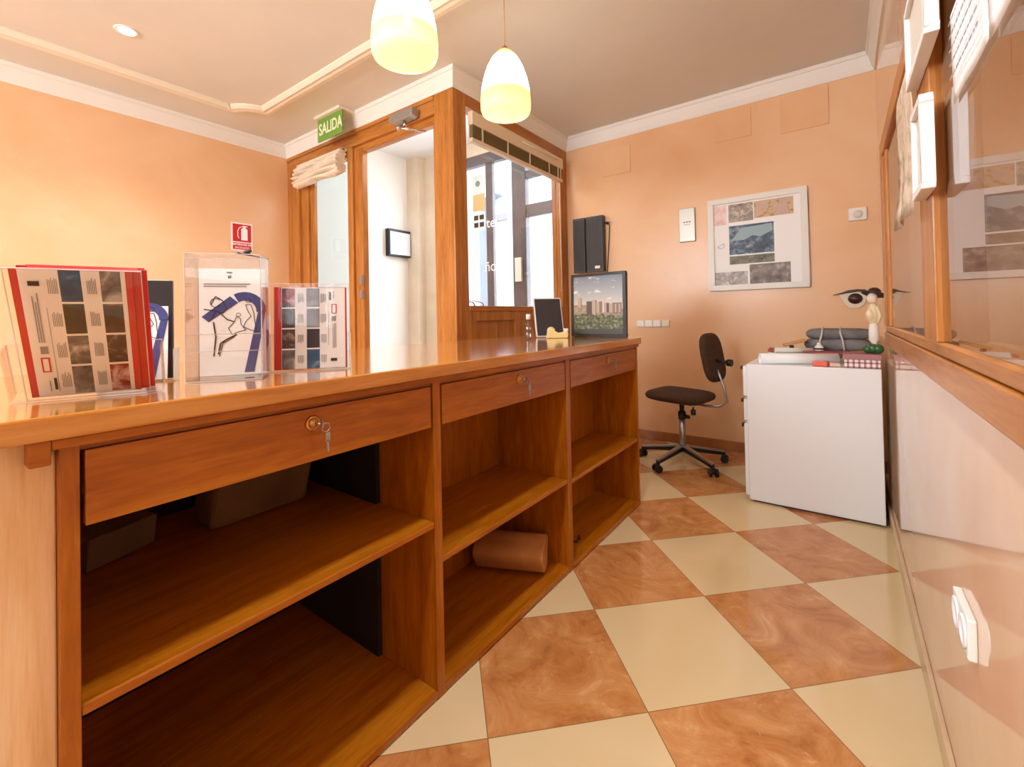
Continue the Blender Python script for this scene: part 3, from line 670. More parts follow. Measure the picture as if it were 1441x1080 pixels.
# ---- wall speaker pair on the back wall
t = thing('wall_speaker', 'dark grey ribbed twin-panel loudspeaker hanging on the back wall by the window', 'speaker', (-.83, YB, 1.53))
GR = mat('speaker grille', srgb(62, 60, 60), .45)
for x0, x1 in ((-1.005, -.877), (-.865, -.69)):
    mb = MB().box(x0, x1, 1.40, 1.455, 1.53, 2.06)
    n = 9
    for k in range(n): xx = x0+(x1-x0)*(k+.5)/n; mb.box(xx-.003, xx+.003, 1.396, 1.40, 1.55, 2.04)
    mb.build('grille_panel', GR, t, bevel=.004)
MB().box(-.99, -.70, 1.455, YB, 1.55, 2.04).build('mounting_plate', BLACK, t)
MB().box(-.775, -.725, 1.394, 1.397, 1.56, 1.585).build('badge', WPLAST, t)
MB().tube([(-.69,1.43,1.99),(-.65,1.44,1.985),(-.645,1.45,1.95),(-.655,1.452,1.8),(-.67,1.452,1.62),(-.685,1.452,1.45),(-.69,1.452,1.1)], .0035, 8).ell((-.66,1.44,1.985), .018, .014, .014).build('cable', BLACK, t)

# ---- metal entry box
t = thing('entry_panel', 'silver grey metal panel with small grille slots screwed to the back wall', 'entry panel', (.06, YB, 1.72))
MB().box(-.005, .125, YB-.022, YB, 1.725, 2.01).build('plate', mat('silver grey panel', srgb(196, 190, 178), .35, metal=.3), t, bevel=.005)
mb = MB()
for k in range(3): mb.prism([(.030+.022*k, 1.895), (.048+.022*k, 1.895), (.039+.022*k, 1.883)], YB-.0245, YB-.022, 'y')
mb.box(.034, .088, YB-.0235, YB-.022, 1.868, 1.871); mb.build('slots', BLACK, t)
for x, z in ((.005, 2.0), (.115, 2.0), (.005, 1.735), (.115, 1.735)): MB().cyl((x, YB-.025, z), (x, YB-.02, z), .005, n=10).build('screw', STEEL, t)
# ---- white collage frame
t = thing('collage_frame', 'large white framed collage of town photographs on the back wall', 'picture', (.57, YB, 1.293))
x0, x1, z0, z1 = .228, .918, 1.293, 2.042
fr_ = MB(); wdt = .045
fr_.box(x0, x1, YB-.03, YB-.004, z0, z0+wdt).box(x0, x1, YB-.03, YB-.004, z1-wdt, z1).box(x0, x0+wdt, YB-.03, YB-.004, z0+wdt, z1-wdt).box(x1-wdt, x1, YB-.03, YB-.004, z0+wdt, z1-wdt)
fr_.build('frame', mat('white frame', srgb(232, 228, 218), .4), t, bevel=.004)
MB().box(x0+wdt, x1-wdt, YB-.016, YB-.012, z0+wdt, z1-wdt).build('mount_board', PAPER, t)
def pic(a, b, c_, d, m, y=.0168):
    # fractions of the frame
    X0, X1, Z0, Z1 = x0+(x1-x0)*a, x0+(x1-x0)*b, z1-(z1-z0)*d, z1-(z1-z0)*c_
    MB().add([(X0,YB-y,Z0),(X1,YB-y,Z0),(X1,YB-y,Z1),(X0,YB-y,Z1)], [(0,1,2,3)]).build('photo_print', m, t)
PK = noisy('pink faded photo', [(0.4, srgb(226, 170, 166)), (0.6, srgb(240, 220, 212))], 12)
CB = noisy('blue castle photo', [(0.3, srgb(36, 44, 54)), (0.5, srgb(70, 92, 112)), (0.7, srgb(150, 166, 172))], 22, 5)
MO = noisy('mosaic photo', [(0.35, srgb(150, 110, 60)), (0.5, srgb(210, 180, 130)), (0.65, srgb(196, 164, 170))], 26, 4)
SKB = mat('pale blue sky photo', srgb(150, 176, 184), .5)
pic(.06,.20,.075,.285,PK); pic(.225,.48,.08,.27,P_SEP); pic(.49,.87,.08,.255,MO); pic(.225,.68,.31,.62,CB); MB().add([(x0+(x1-x0)*a, YB-.0171, z1-(z1-z0)*b) for a, b in ((.24,.47),(.36,.34),(.665,.325),(.665,.40),(.55,.45),(.47,.43),(.38,.47))], [tuple(range(7))]).build('photo_print', SKB, t)
pic(.225,.68,.635,.722,noisy('tree line photo', [(0.3, srgb(60, 62, 46)), (0.7, srgb(150, 146, 124))], 30)); pic(.06,.41,.80,.955,P_SEP); pic(.43,.83,.735,.955,noisy('grey rock photo', [(0.3, srgb(84, 74, 70)), (0.55, srgb(140, 128, 120)), (0.8, srgb(220, 212, 204))], 16, 5))
mb = MB()
for a, b in (((.10,.52),(.17,.49)), ((.10,.52),(.12,.54)), ((.17,.49),(.17,.53)), ((.12,.545),(.17,.53))):
    A_ = Vector((x0+(x1-x0)*a[0], YB-.0168, z1-(z1-z0)*a[1])); B_ = Vector((x0+(x1-x0)*b[0], YB-.0168, z1-(z1-z0)*b[1])); mb.cyl(A_, B_, .0012, n=5)
mb.build('pen_drawing', INK, t)
# ---- thermostat, switches
t = thing('thermostat', 'small white thermostat with round dial high on the back wall', 'thermostat', (1.205, YB, 1.74))
MB().box(1.155, 1.258, YB-.022, YB, 1.742, 1.832).build('housing', WPLAST, t, bevel=.005)
MB().lathe([(.028, 0), (.026, .010), (1e-5, .010)], n=28).xf(Matrix.Translation((1.208, YB-.022, 1.785))@Matrix.Rotation(R(90), 4, 'X')).build('dial', mat('cream dial', srgb(226, 220, 204), .4), t)
t = thing('switch_strip', 'row of four white switch modules on the back wall above the chair', 'light switch', (-.25, YB, 1.0))
for k in range(4):
    MB().box(-.402+.074*k, -.331+.074*k, YB-.012, YB, 1.002, 1.062).box(-.397+.074*k, -.336+.074*k, YB-.016, YB-.012, 1.008, 1.056).build('module', WPLAST if k < 3 else mat('cream module', srgb(238, 230, 200), .35), t, bevel=.002)
# ---- painted-over blank plates
for (xa, xb, za, zb), lb in (((-.705, -.43, 2.43, 2.68), 'left one of three painted-over wall hatches, above the loudspeaker'), ((.30, .56, 2.512, 2.74), 'middle painted-over wall hatch, above the collage frame'), ((.76, 1.06, 2.468, 2.74), 'right painted-over wall hatch, nearest the right wall')):
    o = MB().box(xa, xb, YB-.007, YB, za, zb).build('wall_hatch', PEACH, bevel=.001); tag(o, lb, 'wall hatch', 'painted-over hatches on the back wall')
# ---- wall ornament shaped like an eye
t = thing('eye_ornament', 'eye shaped ornament with dark lid and pupil on the back wall', 'ornament', (1.19, YB, 1.17))
def poly(pts, y0, y1): return MB().prism(pts, YB-y0, YB-y1, 'y')
WH = mat('cream clay', srgb(232, 216, 190), .5); BR = mat('dark brown clay', srgb(58, 30, 18), .4)
eye = [(1.085,1.232),(1.13,1.238),(1.18,1.240),(1.235,1.236),(1.244,1.20),(1.23,1.15),(1.195,1.128),(1.15,1.130),(1.12,1.155),(1.10,1.20)]
poly([(x, z) for x, z in eye], .012, .0).build('eyeball', WH, t, bevel=.003)
poly([(1.05,1.226),(1.10,1.240),(1.14,1.256),(1.19,1.262),(1.235,1.258),(1.245,1.246),(1.19,1.246),(1.14,1.238),(1.10,1.230)], .02, .0).build('eyelid', BR, t, bevel=.002)
MB().lathe([(.040, 0), (.036, .012), (1e-5, .014)], n=24, sx=1.05, sy=.95).xf(Matrix.Translation((1.18, YB-.012, 1.196))@Matrix.Rotation(R(90), 4, 'X')).build('pupil', BR, t)

# ---- fire extinguisher sign on the left wall
t = thing('extinguisher_sign', 'red and white fire extinguisher sign on the left wall', 'sign', (XL, -.61, 1.78))
MB().box(XL, XL+.004, -.70, -.515, 1.785, 2.045).build('plate', PAPER, t)
MB().box(XL+.004, XL+.005, -.688, -.527, 1.868, 2.033).box(XL+.004, XL+.005, -.688, -.527, 1.795, 1.860).build('red_field', mat('sign red', srgb(206, 30, 34), .35), t)
mb = MB().prism([(-.615,1.885),(-.560,1.885),(-.560,1.985),(-.572,2.0),(-.603,2.0),(-.615,1.985)], XL+.005, XL+.0058, 'x')
mb.box(XL+.005, XL+.0058, -.597, -.578, 2.0, 2.012).box(XL+.005, XL+.0058, -.605, -.560, 2.012, 2.02)
pts = [(-.6,2.014),(-.63,2.0),(-.645,1.97),(-.645,1.92),(-.635,1.9)]
for a, b in zip(pts, pts[1:]): mb.cyl((XL+.0055, a[0], a[1]), (XL+.0055, b[0], b[1]), .0035, n=6)
mb.build('pictogram', PAPER, t)
SM = lambda y, z: face_matrix((XL+.0051, y, z), (0,1,0), (0,0,1))
text('sign_text', 'EXTINTOR DE', .026, PAPER, SM(-.607, 1.842), t, .0003, bold=.0006)
text('sign_text', 'INCENDIO', .026, PAPER, SM(-.607, 1.812), t, .0003)
# ---- exit sign
t = thing('exit_sign', 'green SALIDA exit sign hanging from its ceiling plate', 'exit sign', (-2.38, -.3, 2.65))
MB().box(-2.57, -2.19, -.37, -.205, 2.868, ZC).build('ceiling_plate', mat('ivory plastic', srgb(232, 222, 204), .4), t, bevel=.006)
MB().box(-2.565, -2.20, -.335, -.329, 2.675, 2.868).build('panel', mat('green sign face', srgb(112, 160, 64), .35), t)
MB().box(-2.565, -2.155, -.328, -.322, 2.645, 2.868).build('clear_backing', ACRYL, t)
text('sign_text', 'SALIDA', .138, mat('pale sign letters', srgb(236, 240, 206), .4), face_matrix((-2.372, -.3355, 2.772), (1,0,0), (0,0,1)), t, .0006, sx=.76, bold=.0028)
# ---- ceiling spot lights
def spot_light(x, y, label):
    t = thing('ceiling_spotlight', label, 'spotlight', (x, y, ZC), group='recessed ceiling spotlights')
    MB().lathe([(.045, -.004), (.058, -.006), (.062, -.002), (.062, 0)], (0,0,0), 32).build('ring', CROWN, t, local=True)
    MB().lathe([(1e-5, -.006), (.042, -.005), (.044, -.001)], (0,0,0), 28).build('lens', mat('lit lens', (1,1,1,1), .4, emit=(1, .95, .85, 1), es=14), t, local=True)
    l = bpy.data.lights.new('spot_bulb', 'SPOT'); l.energy = 80; l.spot_size = R(130); l.spot_blend = .8; l.color = (.80, .90, 1.0); l.shadow_soft_size = .08
    lo = bpy.data.objects.new('spot_bulb', l); lo.location = (0, 0, -.02); lo.parent = t; COL.objects.link(lo)
    return t
spot_light(-2.35, -1.69, 'lit round spotlight recessed in the ceiling at the upper left')
for x, y, l_ in ((-2.35, -3.4, 'beside the left wall behind the camera'), (-.9, -3.4, 'in the middle of the ceiling behind the camera'), (.5, -3.4, 'near the right wall behind the camera'), (-2.35, -4.5, 'nearest the added rear window'), (.5, -1.75, 'above the passage behind the counter')):
    spot_light(x, y, 'lit round ceiling spotlight '+l_)

# ---- pendant lamps
def pendant_mat():
    m = mat('pendant glass', srgb(250, 246, 210), .25)
    tc = nd(m, 'ShaderNodeTexCoord'); sp = nd(m, 'ShaderNodeSeparateXYZ'); lk(m, tc.outputs['Object'], sp.inputs[0])
    mr = nd(m, 'ShaderNodeMapRange'); lk(m, sp.outputs[2], mr.inputs[0]); mr.inputs[1].default_value = 0; mr.inputs[2].default_value = .345
    c_ = ramp(m, mr.outputs[0], [(0, (.93, .96, .40, 1)), (.24, (.84, .95, .28, 1)), (.36, (1, .99, .90, 1)), (.82, (1, .98, .80, 1)), (.90, (.93, .74, .24, 1)), (1, (.84, .60, .2, 1))])
    b = m.node_tree.nodes['Principled BSDF']; lk(m, c_, b.inputs['Emission Color'])
    s_ = ramp(m, mr.outputs[0], [(0, (.17,)*3+(1,)), (.26, (.17,)*3+(1,)), (.42, (1.,)*3+(1,)), (.78, (1.,)*3+(1,)), (.88, (.12,)*3+(1,)), (1, (.10,)*3+(1,))])
    k = nd(m, 'ShaderNodeMath', operation='MULTIPLY'); lk(m, s_, k.inputs[0]); k.inputs[1].default_value = 4.2; lk(m, k.outputs[0], b.inputs['Emission Strength'])
    lk(m, c_, b.inputs['Base Color'])
    return m
PG = pendant_mat()
def pendant(x, y, z, label):
    t = thing('pendant_lamp', label, 'pendant lamp', (x, y, z), group='glass pendant lamps over the counter')
    h = .335
    pr = [(.125, 0), (.132, .02), (.133, .06), (.128, .12), (.116, .18), (.096, .24), (.070, .29), (.045, .32), (.030, .333), (.022, h), (.018, h)]
    inn = [(r-.006, zz+(.004 if zz < .3 else -.004)) for r, zz in pr]
    mb = MB(); mb.lathe(pr, n=40); mb2 = [(r, zz) for r, zz in inn]
    # wall of the glass with an open mouth
    vs = MB(); n = 40; prof = [(1e-5, -.012), (.06, -.011), (.10, -.006)]+pr+[(1e-5, h)]
    vs2 = []; fs = []
    for r, zz in prof: vs2 += [Vector((r*math.cos(2*PI*k/n), r*math.sin(2*PI*k/n), zz)) for k in range(n)]
    for i in range(len(prof)-1):
        for k in range(n): fs.append((i*n+k, i*n+(k+1)%n, (i+1)*n+(k+1)%n, (i+1)*n+k))
    vs.add(vs2, fs, 0, True); vs.build('glass_shade', PG, t, local=True)
    MB().lathe([(.016, h-.006), (.018, h+.01), (.012, h+.02), (.005, h+.026)], n=24).build('cap', BRASS, t, local=True)
    MB().cyl((0,0,h+.02), (0,0,ZC-z-.025), .0035, n=10).build('cord', mat('brass rod', srgb(196, 160, 110), .4), t, local=True)
    MB().lathe([(.006, ZC-z-.03), (.045, ZC-z-.025), (.05, ZC-z)], n=28).build('ceiling_rose', CREAMP, t, local=True)
    MB().ell((0,0,.13), .028, .028, .04).build('bulb', mat('lit bulb', (1,1,1,1), .3, emit=(1,.9,.7,1), es=6), t, local=True)
    return t
pendant(-.30, -1.297, 2.172, 'nearer and larger lit glass pendant lamp, cut by the top of the picture')
pendant(-.305, -.612, 2.190, 'farther lit glass pendant lamp hanging before the corner post')

# ---- rolled fabric blind at the side light
t = thing('roman_blind', 'cream fabric blind bunched up at the top of the side light', 'blind', (-2.7, YE-.06, 2.4))
BLM = noisy('cream blind cloth', [(0.3, srgb(222, 204, 180)), (0.7, srgb(240, 226, 206))], 12, rough=.8)
mb = MB(); layers = [(2.60, .055), (2.565, .085), (2.53, .10), (2.495, .11), (2.46, .105), (2.425, .09)]
ns = 26
def fold(zc, dep, hgt, ph):
    vs = []; fs = []; q = 10
    for i in range(ns):
        u = i/(ns-1); x = -3.12+.74*u
        for k in range(q):
            a = 2*PI*k/q; yy = YE-.012-dep/2-math.cos(a)*dep/2; zz = zc+math.sin(a)*hgt*(1+.25*math.sin(9*u+ph))+.008*math.sin(5*u+ph)+.02*(u-.5)
            vs.append((x+.006*math.sin(7*ph), yy-.006*math.sin(14*u+ph*2), zz))
    for i in range(ns-1):
        for k in range(q): fs.append((i*q+k, i*q+(k+1)%q, (i+1)*q+(k+1)%q, (i+1)*q+k))
    mb.add(vs, fs, 0, True); mb.add(vs[:q], [tuple(range(q))]); mb.add(vs[-q:], [tuple(range(q))])
for i, (zc, dp) in enumerate(layers): fold(zc, dp, .022, i*1.3)
mb.build('folded_cloth', BLM, t)
MB().box(-3.14, -2.38, YE-.05, YE, 2.605, 2.63).build('head_rail', CREAMP, t, bevel=.004)
for x in (-3.06, -2.75, -2.44): MB().tube([(x, YE-.10, 2.42), (x+.01, YE-.09, 2.38), (x-.005, YE-.08, 2.35)], .002, 6).build('pull_cord', CREAMP, t)
# ---- door closer
t = thing('door_closer', 'grey metal door closer with folding arm on the door header', 'door closer', (-1.62, YE-.03, 2.66))
GM = mat('silver painted metal', srgb(168, 164, 160), .35, metal=.6)
MB().prism([(-1.71, 2.655), (-1.68, 2.63), (-1.47, 2.63), (-1.44, 2.645), (-1.44, 2.70), (-1.68, 2.70), (-1.71, 2.685)], YE-.085, YE-.012, 'y').build('body', GM, t, bevel=.006)
MB().cyl((-1.56, YE-.05, 2.58), (-1.56, YE-.05, 2.635), .014, n=16).tube([(-1.56, YE-.05, 2.585), (-1.455, YE-.20, 2.50)], .010, 8).tube([(-1.455, YE-.20, 2.50), (-1.33, YE-.05, 2.49)], .008, 8).cyl((-1.455, YE-.20, 2.485), (-1.455, YE-.20, 2.515), .013, n=12).build('arm', CHROME, t)
# ---- venetian blind in the window wall
t = thing('venetian_blind', 'ivory venetian blind pulled up at the top of the interior window', 'blind', (XW+.03, .64, 2.41))
IV = mat('ivory enamel', srgb(232, 214, 184), .35); OL = mat('olive slats', srgb(138, 118, 76), .5)
MB().box(XW+.002, XW+.05, -.02, 1.31, 2.54, 2.64).build('head_rail', IV, t, bevel=.004)
mb = MB()
for k in range(12): mb.box(XW+.006, XW+.044, -.012, 1.30, 2.445+.008*k, 2.4475+.008*k)
mb.box(XW+.012, XW+.038, -.01, 1.298, 2.445, 2.54)
mb.build('slats', OL, t)
MB().box(XW+.004, XW+.046, -.02, 1.31, 2.415, 2.442).build('bottom_rail', IV, t, bevel=.003)
for y in (.10, .42, .74, 1.06, 1.22, 1.27): MB().box(XW+.044, XW+.047, y-.008, y+.008, 2.44, 2.545).build('ladder_tape', IV, t)
MB().cyl((XW+.055, .62, 2.60), (XW+.055, 1.2, 2.605), .005, n=8).build('tilt_wand', WPLAST, t)
MB().tube([(XW+.03, 1.27, 2.44), (XW+.028, 1.27, 1.9), (XW+.03, 1.268, 1.35)], .003, 6).build('pull_cord', WPLAST, t)
t = thing('added_entrance_light', 'small round ceiling lamp added to brighten the white entrance', 'added light', (-1.9, .45, VZ))  # lamp added out of view to lighten the vestibule
MB().lathe([(1e-5, -.05), (.09, -.045), (.11, -.02), (.11, 0)], (0,0,0), 28).build('diffuser', mat('added glow diffuser', (1,1,1,1), .4, emit=(.95,.98,1,1), es=8), t, local=True)
l = bpy.data.lights.new('added_entrance_bulb', 'POINT'); l.energy = 20; l.color = (.92, .97, 1); l.shadow_soft_size = .4
lo = bpy.data.objects.new('added_entrance_bulb', l); lo.location = (0, 0, -.45); lo.parent = t; COL.objects.link(lo)
# wall reader in the entrance
t = thing('wall_display', 'small black framed display on the white entrance wall', 'display', (-3.4, 1.2, 1.9))
MB().box(-3.4, -3.33, 1.03, 1.37, 1.90, 2.235).build('housing', BLACK, t, bevel=.005)
MB().box(-3.33, -3.325, 1.05, 1.36, 1.92, 2.20).build('screen', mat('pale screen', srgb(226, 230, 236), .2), t)
# rack on the sill beyond the glass
t = thing('wire_rack', 'grey wire rack standing behind the interior window at lower left', 'rack', (-1.25, .1, 1.2))
mb = MB()
for y in (.0, .11): mb.tube([(-1.28, y, 1.0), (-1.26, y, 1.26), (-1.2, y+.12, 1.235), (-1.18, y+.30, 1.0)], .006, 8)
mb.tube([(-1.26, -.0, 1.262), (-1.26, .11, 1.262)], .006, 8); mb.build('wires', STEEL, t)

# ---- swivel chair
t = thing('swivel_chair', 'brown upholstered swivel chair on five castors by the back wall', 'chair', (.12, .95, 0))
UPH = noisy('brown upholstery', [(0.3, srgb(58, 36, 20)), (0.7, srgb(80, 52, 30))], 60, rough=.9)
def cushion(cx, cy, cz, sx, sy, sz, rot, name, power=3.2):
    n, k = 44, 14; vs = []; fs = []
    M = Matrix.Translation((cx, cy, cz))@Euler(rot).to_matrix().to_4x4()
    for i in range(k+1):
        ph = -PI/2+PI*i/k; cr = abs(math.cos(ph))**.24
        for j in range(n):
            a = 2*PI*j/n; ca, sa = math.cos(a), math.sin(a)
            den = (abs(ca)**power+abs(sa)**power)**(1/power)
            vs.append(M@Vector((ca/den*cr*sx/2, sa/den*cr*sy/2, math.sin(ph)*sz/2)))
    for i in range(k):
        for j in range(n): fs.append((i*n+j, i*n+(j+1)%n, (i+1)*n+(j+1)%n, (i+1)*n+j))
    q = MB().add(vs, fs, 0, True); return q
cushion(.11, .95, .505, .43, .40, .072, (0, R(2), R(-10)), 'seat', 5).build('seat', UPH, t)
cushion(.352, .92, .80, .35, .31, .06, (0, R(80), R(-10)), 'back', 3.4).build('backrest', UPH, t)
MB().obox((.11, .95, .462), .28, .2, .012, (0, 0, R(-14))).build('seat_plate', STEEL, t)
MB().tube([(.15, .94, .458), (.30, .90, .452), (.40, .875, .462), (.45, .865, .50), (.43, .87, .60), (.40, .885, .68), (.365, .90, .76)], .009, 8).build('back_bracket', STEEL, t)
MB().cyl((.38, .90, .78), (.46, .88, .77), .012, n=10).cyl((.455, .88, .77), (.485, .873, .768), .024, n=14).build('back_knob', BLACK, t)
MB().cyl((.24, .80, .455), (.24, .80, .435), .006, n=8).cyl((.24, .80, .435), (.24, .80, .40), .018, n=12).build('lever_knob', BLACK, t)
MB().cyl((.12, .95, .36), (.12, .95, .46), .017, n=18).cyl((.12, .95, .33), (.12, .95, .385), .028, n=18).build('upper_column', BLACK, t)
MB().cyl((.12, .95, .09), (.12, .95, .34), .024, .022, n=20).build('column', STEEL, t)
MB().cyl((.145, .92, .36), (.185, .89, .36), .014, n=12).build('height_knob', BLACK, t)
for k in range(5):
    a = R(-108+72*k); ca, sa = math.cos(a), math.sin(a)
    d = Vector((ca, sa, 0)); c0 = Vector((.12, .95, 0))
    leg = MB()
    p0 = c0+d*.02+Vector((0,0,.125)); p1 = c0+d*.31+Vector((0,0,.075)); nrm = Vector((-sa, ca, 0))
    for (wa, wb_, za, zb_, m) in ((.020, .013, .0, .012, 0), (.018, .011, -.03, 0, 1)):
        vs = [p0-nrm*wa+Vector((0,0,za)), p0+nrm*wa+Vector((0,0,za)), p1+nrm*wb_+Vector((0,0,za*.7)), p1-nrm*wb_+Vector((0,0,za*.7)),
              p0-nrm*wa+Vector((0,0,zb_)), p0+nrm*wa+Vector((0,0,zb_)), p1+nrm*wb_+Vector((0,0,zb_)), p1-nrm*wb_+Vector((0,0,zb_))]
        leg.add(vs, [(0,3,2,1),(4,5,6,7),(0,1,5,4),(1,2,6,5),(2,3,7,6),(3,0,4,7)], m)
    lg = leg.build('leg', [STEEL, BLACK], t, bevel=.003)
    cc = c0+d*.31
    ct = MB(); a2 = Vector((math.cos(a+1.1), math.sin(a+1.1), 0))
    for sgn in (-1, 1): ct.cyl(cc+a2*.012*sgn-a2*0+Vector((0,0,.027)), cc+a2*.030*sgn+Vector((0,0,.027)), .027, n=20)
    ct.cyl(cc-a2*.012+Vector((0,0,.027)), cc+a2*.012+Vector((0,0,.027)), .010, n=12)
    ct.cyl(cc+Vector((0,0,.04)), cc+Vector((0,0,.085)), .007, n=10); ct.obox(cc+Vector((0,0,.052)), .03, .03, .012, (0,0,a+1.1))
    ct.build('castor', BLACK, lg)

# ---- white drawer cabinet by the right wall
t = thing('drawer_cabinet', 'large white drawer cabinet beside the right wall', 'cabinet', (.95, .8, 0))
CXL, CXR, CYF, CYB, CZ = .637, 1.258, .455, 1.12, .808
MB().box(CXL, CXR, CYF, CYB, .012, CZ).build('body', WHITE, t, bevel=.004)
MB().box(CXL+.02, CXR-.02, CYF+.02, CYB-.02, 0, .012).build('plinth', BLACK, t)
for z0, z1 in ((.035, .455), (.475, .60), (.62, .795)):
    d = MB().box(CXL-.02, CXL, CYF+.006, CYB-.006, z0, z1).build('drawer', WHITE, t, bevel=.003)
    MB().box(CXL-.034, CXL-.02, CYF+.01, CYF+.05, z1-.02, z1-.0).build('handle', BLACK, d, bevel=.002)
# things on top of the cabinet
Z = CZ+.001
o = MB().box(.73, 1.10, .70, 1.10, Z, Z+.028).box(.72, 1.06, .74, 1.09, Z+.028, Z+.048).build('folder_stack', [noisy('cream paper edges', [(0.3, srgb(206, 196, 176)), (0.7, srgb(228, 220, 204))], 40, stretch=(1,1,12))], bevel=.002)
tag(o, 'stack of cream folders at the back of the white cabinet', 'folders')
o = MB().obox((.79, .93, Z+.055), .18, .22, .011, (0,0,R(4))).build('red_folder', mat('brick red card', srgb(168, 62, 44), .5), bevel=.002); tag(o, 'brick red folder on the cream folder stack', 'folder')
o = MB().obox((1.02, .80, Z+.057), .22, .12, .010, (0,0,R(-6))).build('red_booklet', mat('dark red card', srgb(150, 30, 34), .4), bevel=.002); tag(o, 'thin dark red booklet under the glue bottle', 'booklet')
# rolled poster
def roll(x0, y0, x1, y1, z, r, name, m, label, cat='poster roll', inner=True):
    a = Vector((x0,y0,z+r)); b = Vector((x1,y1,z+r)); d = (b-a).normalized(); y = Vector((0,0,1)); x = d.cross(y)
    mb = MB(); n = 28; th = r*.12; turns = 1.0
    rings = []
    for p in (a, b):
        for rr in (r, r-th): rings.append([p+(x*math.cos(2*PI*k/n)+y*math.sin(2*PI*k/n))*rr for k in range(n)])
    vs = [v for q in rings for v in q]; fs = []
    for k in range(n):
        j = (k+1) % n
        fs += [(k, j, 2*n+j, 2*n+k), (n+k, n+j, 3*n+j, 3*n+k), (k, j, n+j, n+k), (2*n+k, 2*n+j, 3*n+j, 3*n+k)]
    mb.add(vs, fs, 0, True)
    return tag(mb.build(name, m), label, cat)
roll(.705, .495, 1.075, .650, Z, .031, 'poster_roll', PAPER, 'large white rolled poster at the front edge of the cabinet top')
roll(.76, .72, .95, .80, Z+.05, .016, 'paper_roll', mat('light paper', srgb(226, 222, 210), .6), 'short white paper roll behind the large rolled poster', 'paper roll')
o = MB().obox((.845, .76, Z+.086), .022, .02, .022, (0,0,R(20))).build('binder_clip', BLACK, bevel=.003); tag(o, 'small black binder clip on the short paper roll', 'clip')
t = thing('glue_bottle', 'squat white glue bottle standing behind the rolled poster', 'glue bottle', (.985, .80, Z+.063))
MB().lathe([(.022, 0), (.024, .004), (.024, .022), (.014, .036), (.011, .036), (.011, .048), (1e-5, .05)], (.985, .80, Z+.063), 24).build('bottle_body', WPLAST, t)
MB().lathe([(.0243, .008), (.0243, .018)], (.985, .80, Z+.063), 24).build('label_band', DGREY, t)
# grey strapped bag
t = thing('grey_bag', 'grey folded bag with pale straps lying at the back of the cabinet', 'bag', (1.06, .98, Z+.05))
GB = noisy('grey cloth', [(0.3, srgb(96, 92, 92)), (0.7, srgb(140, 136, 136))], 10, rough=.6)
MB().add(*(lambda q: (q.v, q.f))(cushion(1.07, .98, Z+.094, .34, .20, .074, (0,0,0), '')), 0, True).build('lower_fold', GB, t)
MB().add(*(lambda q: (q.v, q.f))(cushion(1.08, .98, Z+.160, .34, .18, .068, (0,0,0), '')), 0, True).build('upper_fold', GB, t)
for x, dx in ((1.0, -.02), (1.09, .02)): MB().tube([(x+dx, .868, Z+.05), (x+dx*.6, .866, Z+.12), (x, .878, Z+.17), (x, .93, Z+.199), (x, 1.02, Z+.199)], .005, 8).build('strap', mat('pale strap', srgb(206, 196, 190), .6), t)
o = MB().obox((.85, .90, Z+.105), .13, .10, .012, (0, R(-16), R(10))).build('orange_pad', mat('tan card', srgb(206, 150, 92), .6), bevel=.004); tag(o, 'tan rounded pad leaning on the left end of the grey bag', 'pad')
# orange packet and small grey box near the front
o = MB().obox((1.00, .50, Z+.014), .07, .05, .026, (0,0,R(-8))).build('orange_packet', mat('orange packet', srgb(238, 96, 70), .35), bevel=.004); tag(o, 'bright orange packet in front of the rolled poster', 'packet')
o = MB().obox((1.062, .51, Z+.010), .05, .045, .018, (0,0,R(10))).build('pale_sachet', mat('pale sachet', srgb(224, 190, 166), .5), bevel=.003); tag(o, 'pale sachet between the orange packet and the plaid box', 'sachet')
# plaid box with dusty pink lid
t = thing('plaid_box', 'pink and white plaid box with a dusty pink lid on the cabinet corner', 'box', (1.17, .56, Z))
PLA = mat('plaid paper', srgb(240, 232, 226), .6); m = PLA
tc = nd(m, 'ShaderNodeTexCoord'); sp = nd(m, 'ShaderNodeSeparateXYZ'); lk(m, tc.outputs['Object'], sp.inputs[0])
ad1 = nd(m, 'ShaderNodeMath', operation='ADD'); lk(m, sp.outputs[0], ad1.inputs[0]); lk(m, sp.outputs[1], ad1.inputs[1])
def band(src, period, width):
    a = nd(m, 'ShaderNodeMath', operation='FLOORED_MODULO'); lk(m, src, a.inputs[0]); a.inputs[1].default_value = period
    b = nd(m, 'ShaderNodeMath', operation='LESS_THAN'); lk(m, a.outputs[0], b.inputs[0]); b.inputs[1].default_value = width; return b.outputs[0]
s_ = nd(m, 'ShaderNodeMath', operation='ADD'); lk(m, band(ad1.outputs[0], .024, .010), s_.inputs[0]); lk(m, band(sp.outputs[2], .024, .008), s_.inputs[1])
h_ = nd(m, 'ShaderNodeMath', operation='MULTIPLY'); lk(m, s_.outputs[0], h_.inputs[0]); h_.inputs[1].default_value = .5
lk(m, ramp(m, h_.outputs[0], [(0, srgb(244, 236, 230)), (.5, srgb(186, 140, 140)), (1, srgb(120, 70, 76))]), m.node_tree.nodes['Principled BSDF'].inputs['Base Color'])
MB().box(1.105, 1.256, .47, .63, Z, Z+.045).build('box_body', PLA, t, bevel=.002)
MB().box(1.100, 1.262, .465, .635, Z+.045, Z+.072).build('lid', mat('dusty pink card', srgb(172, 118, 120), .5), t, bevel=.002)
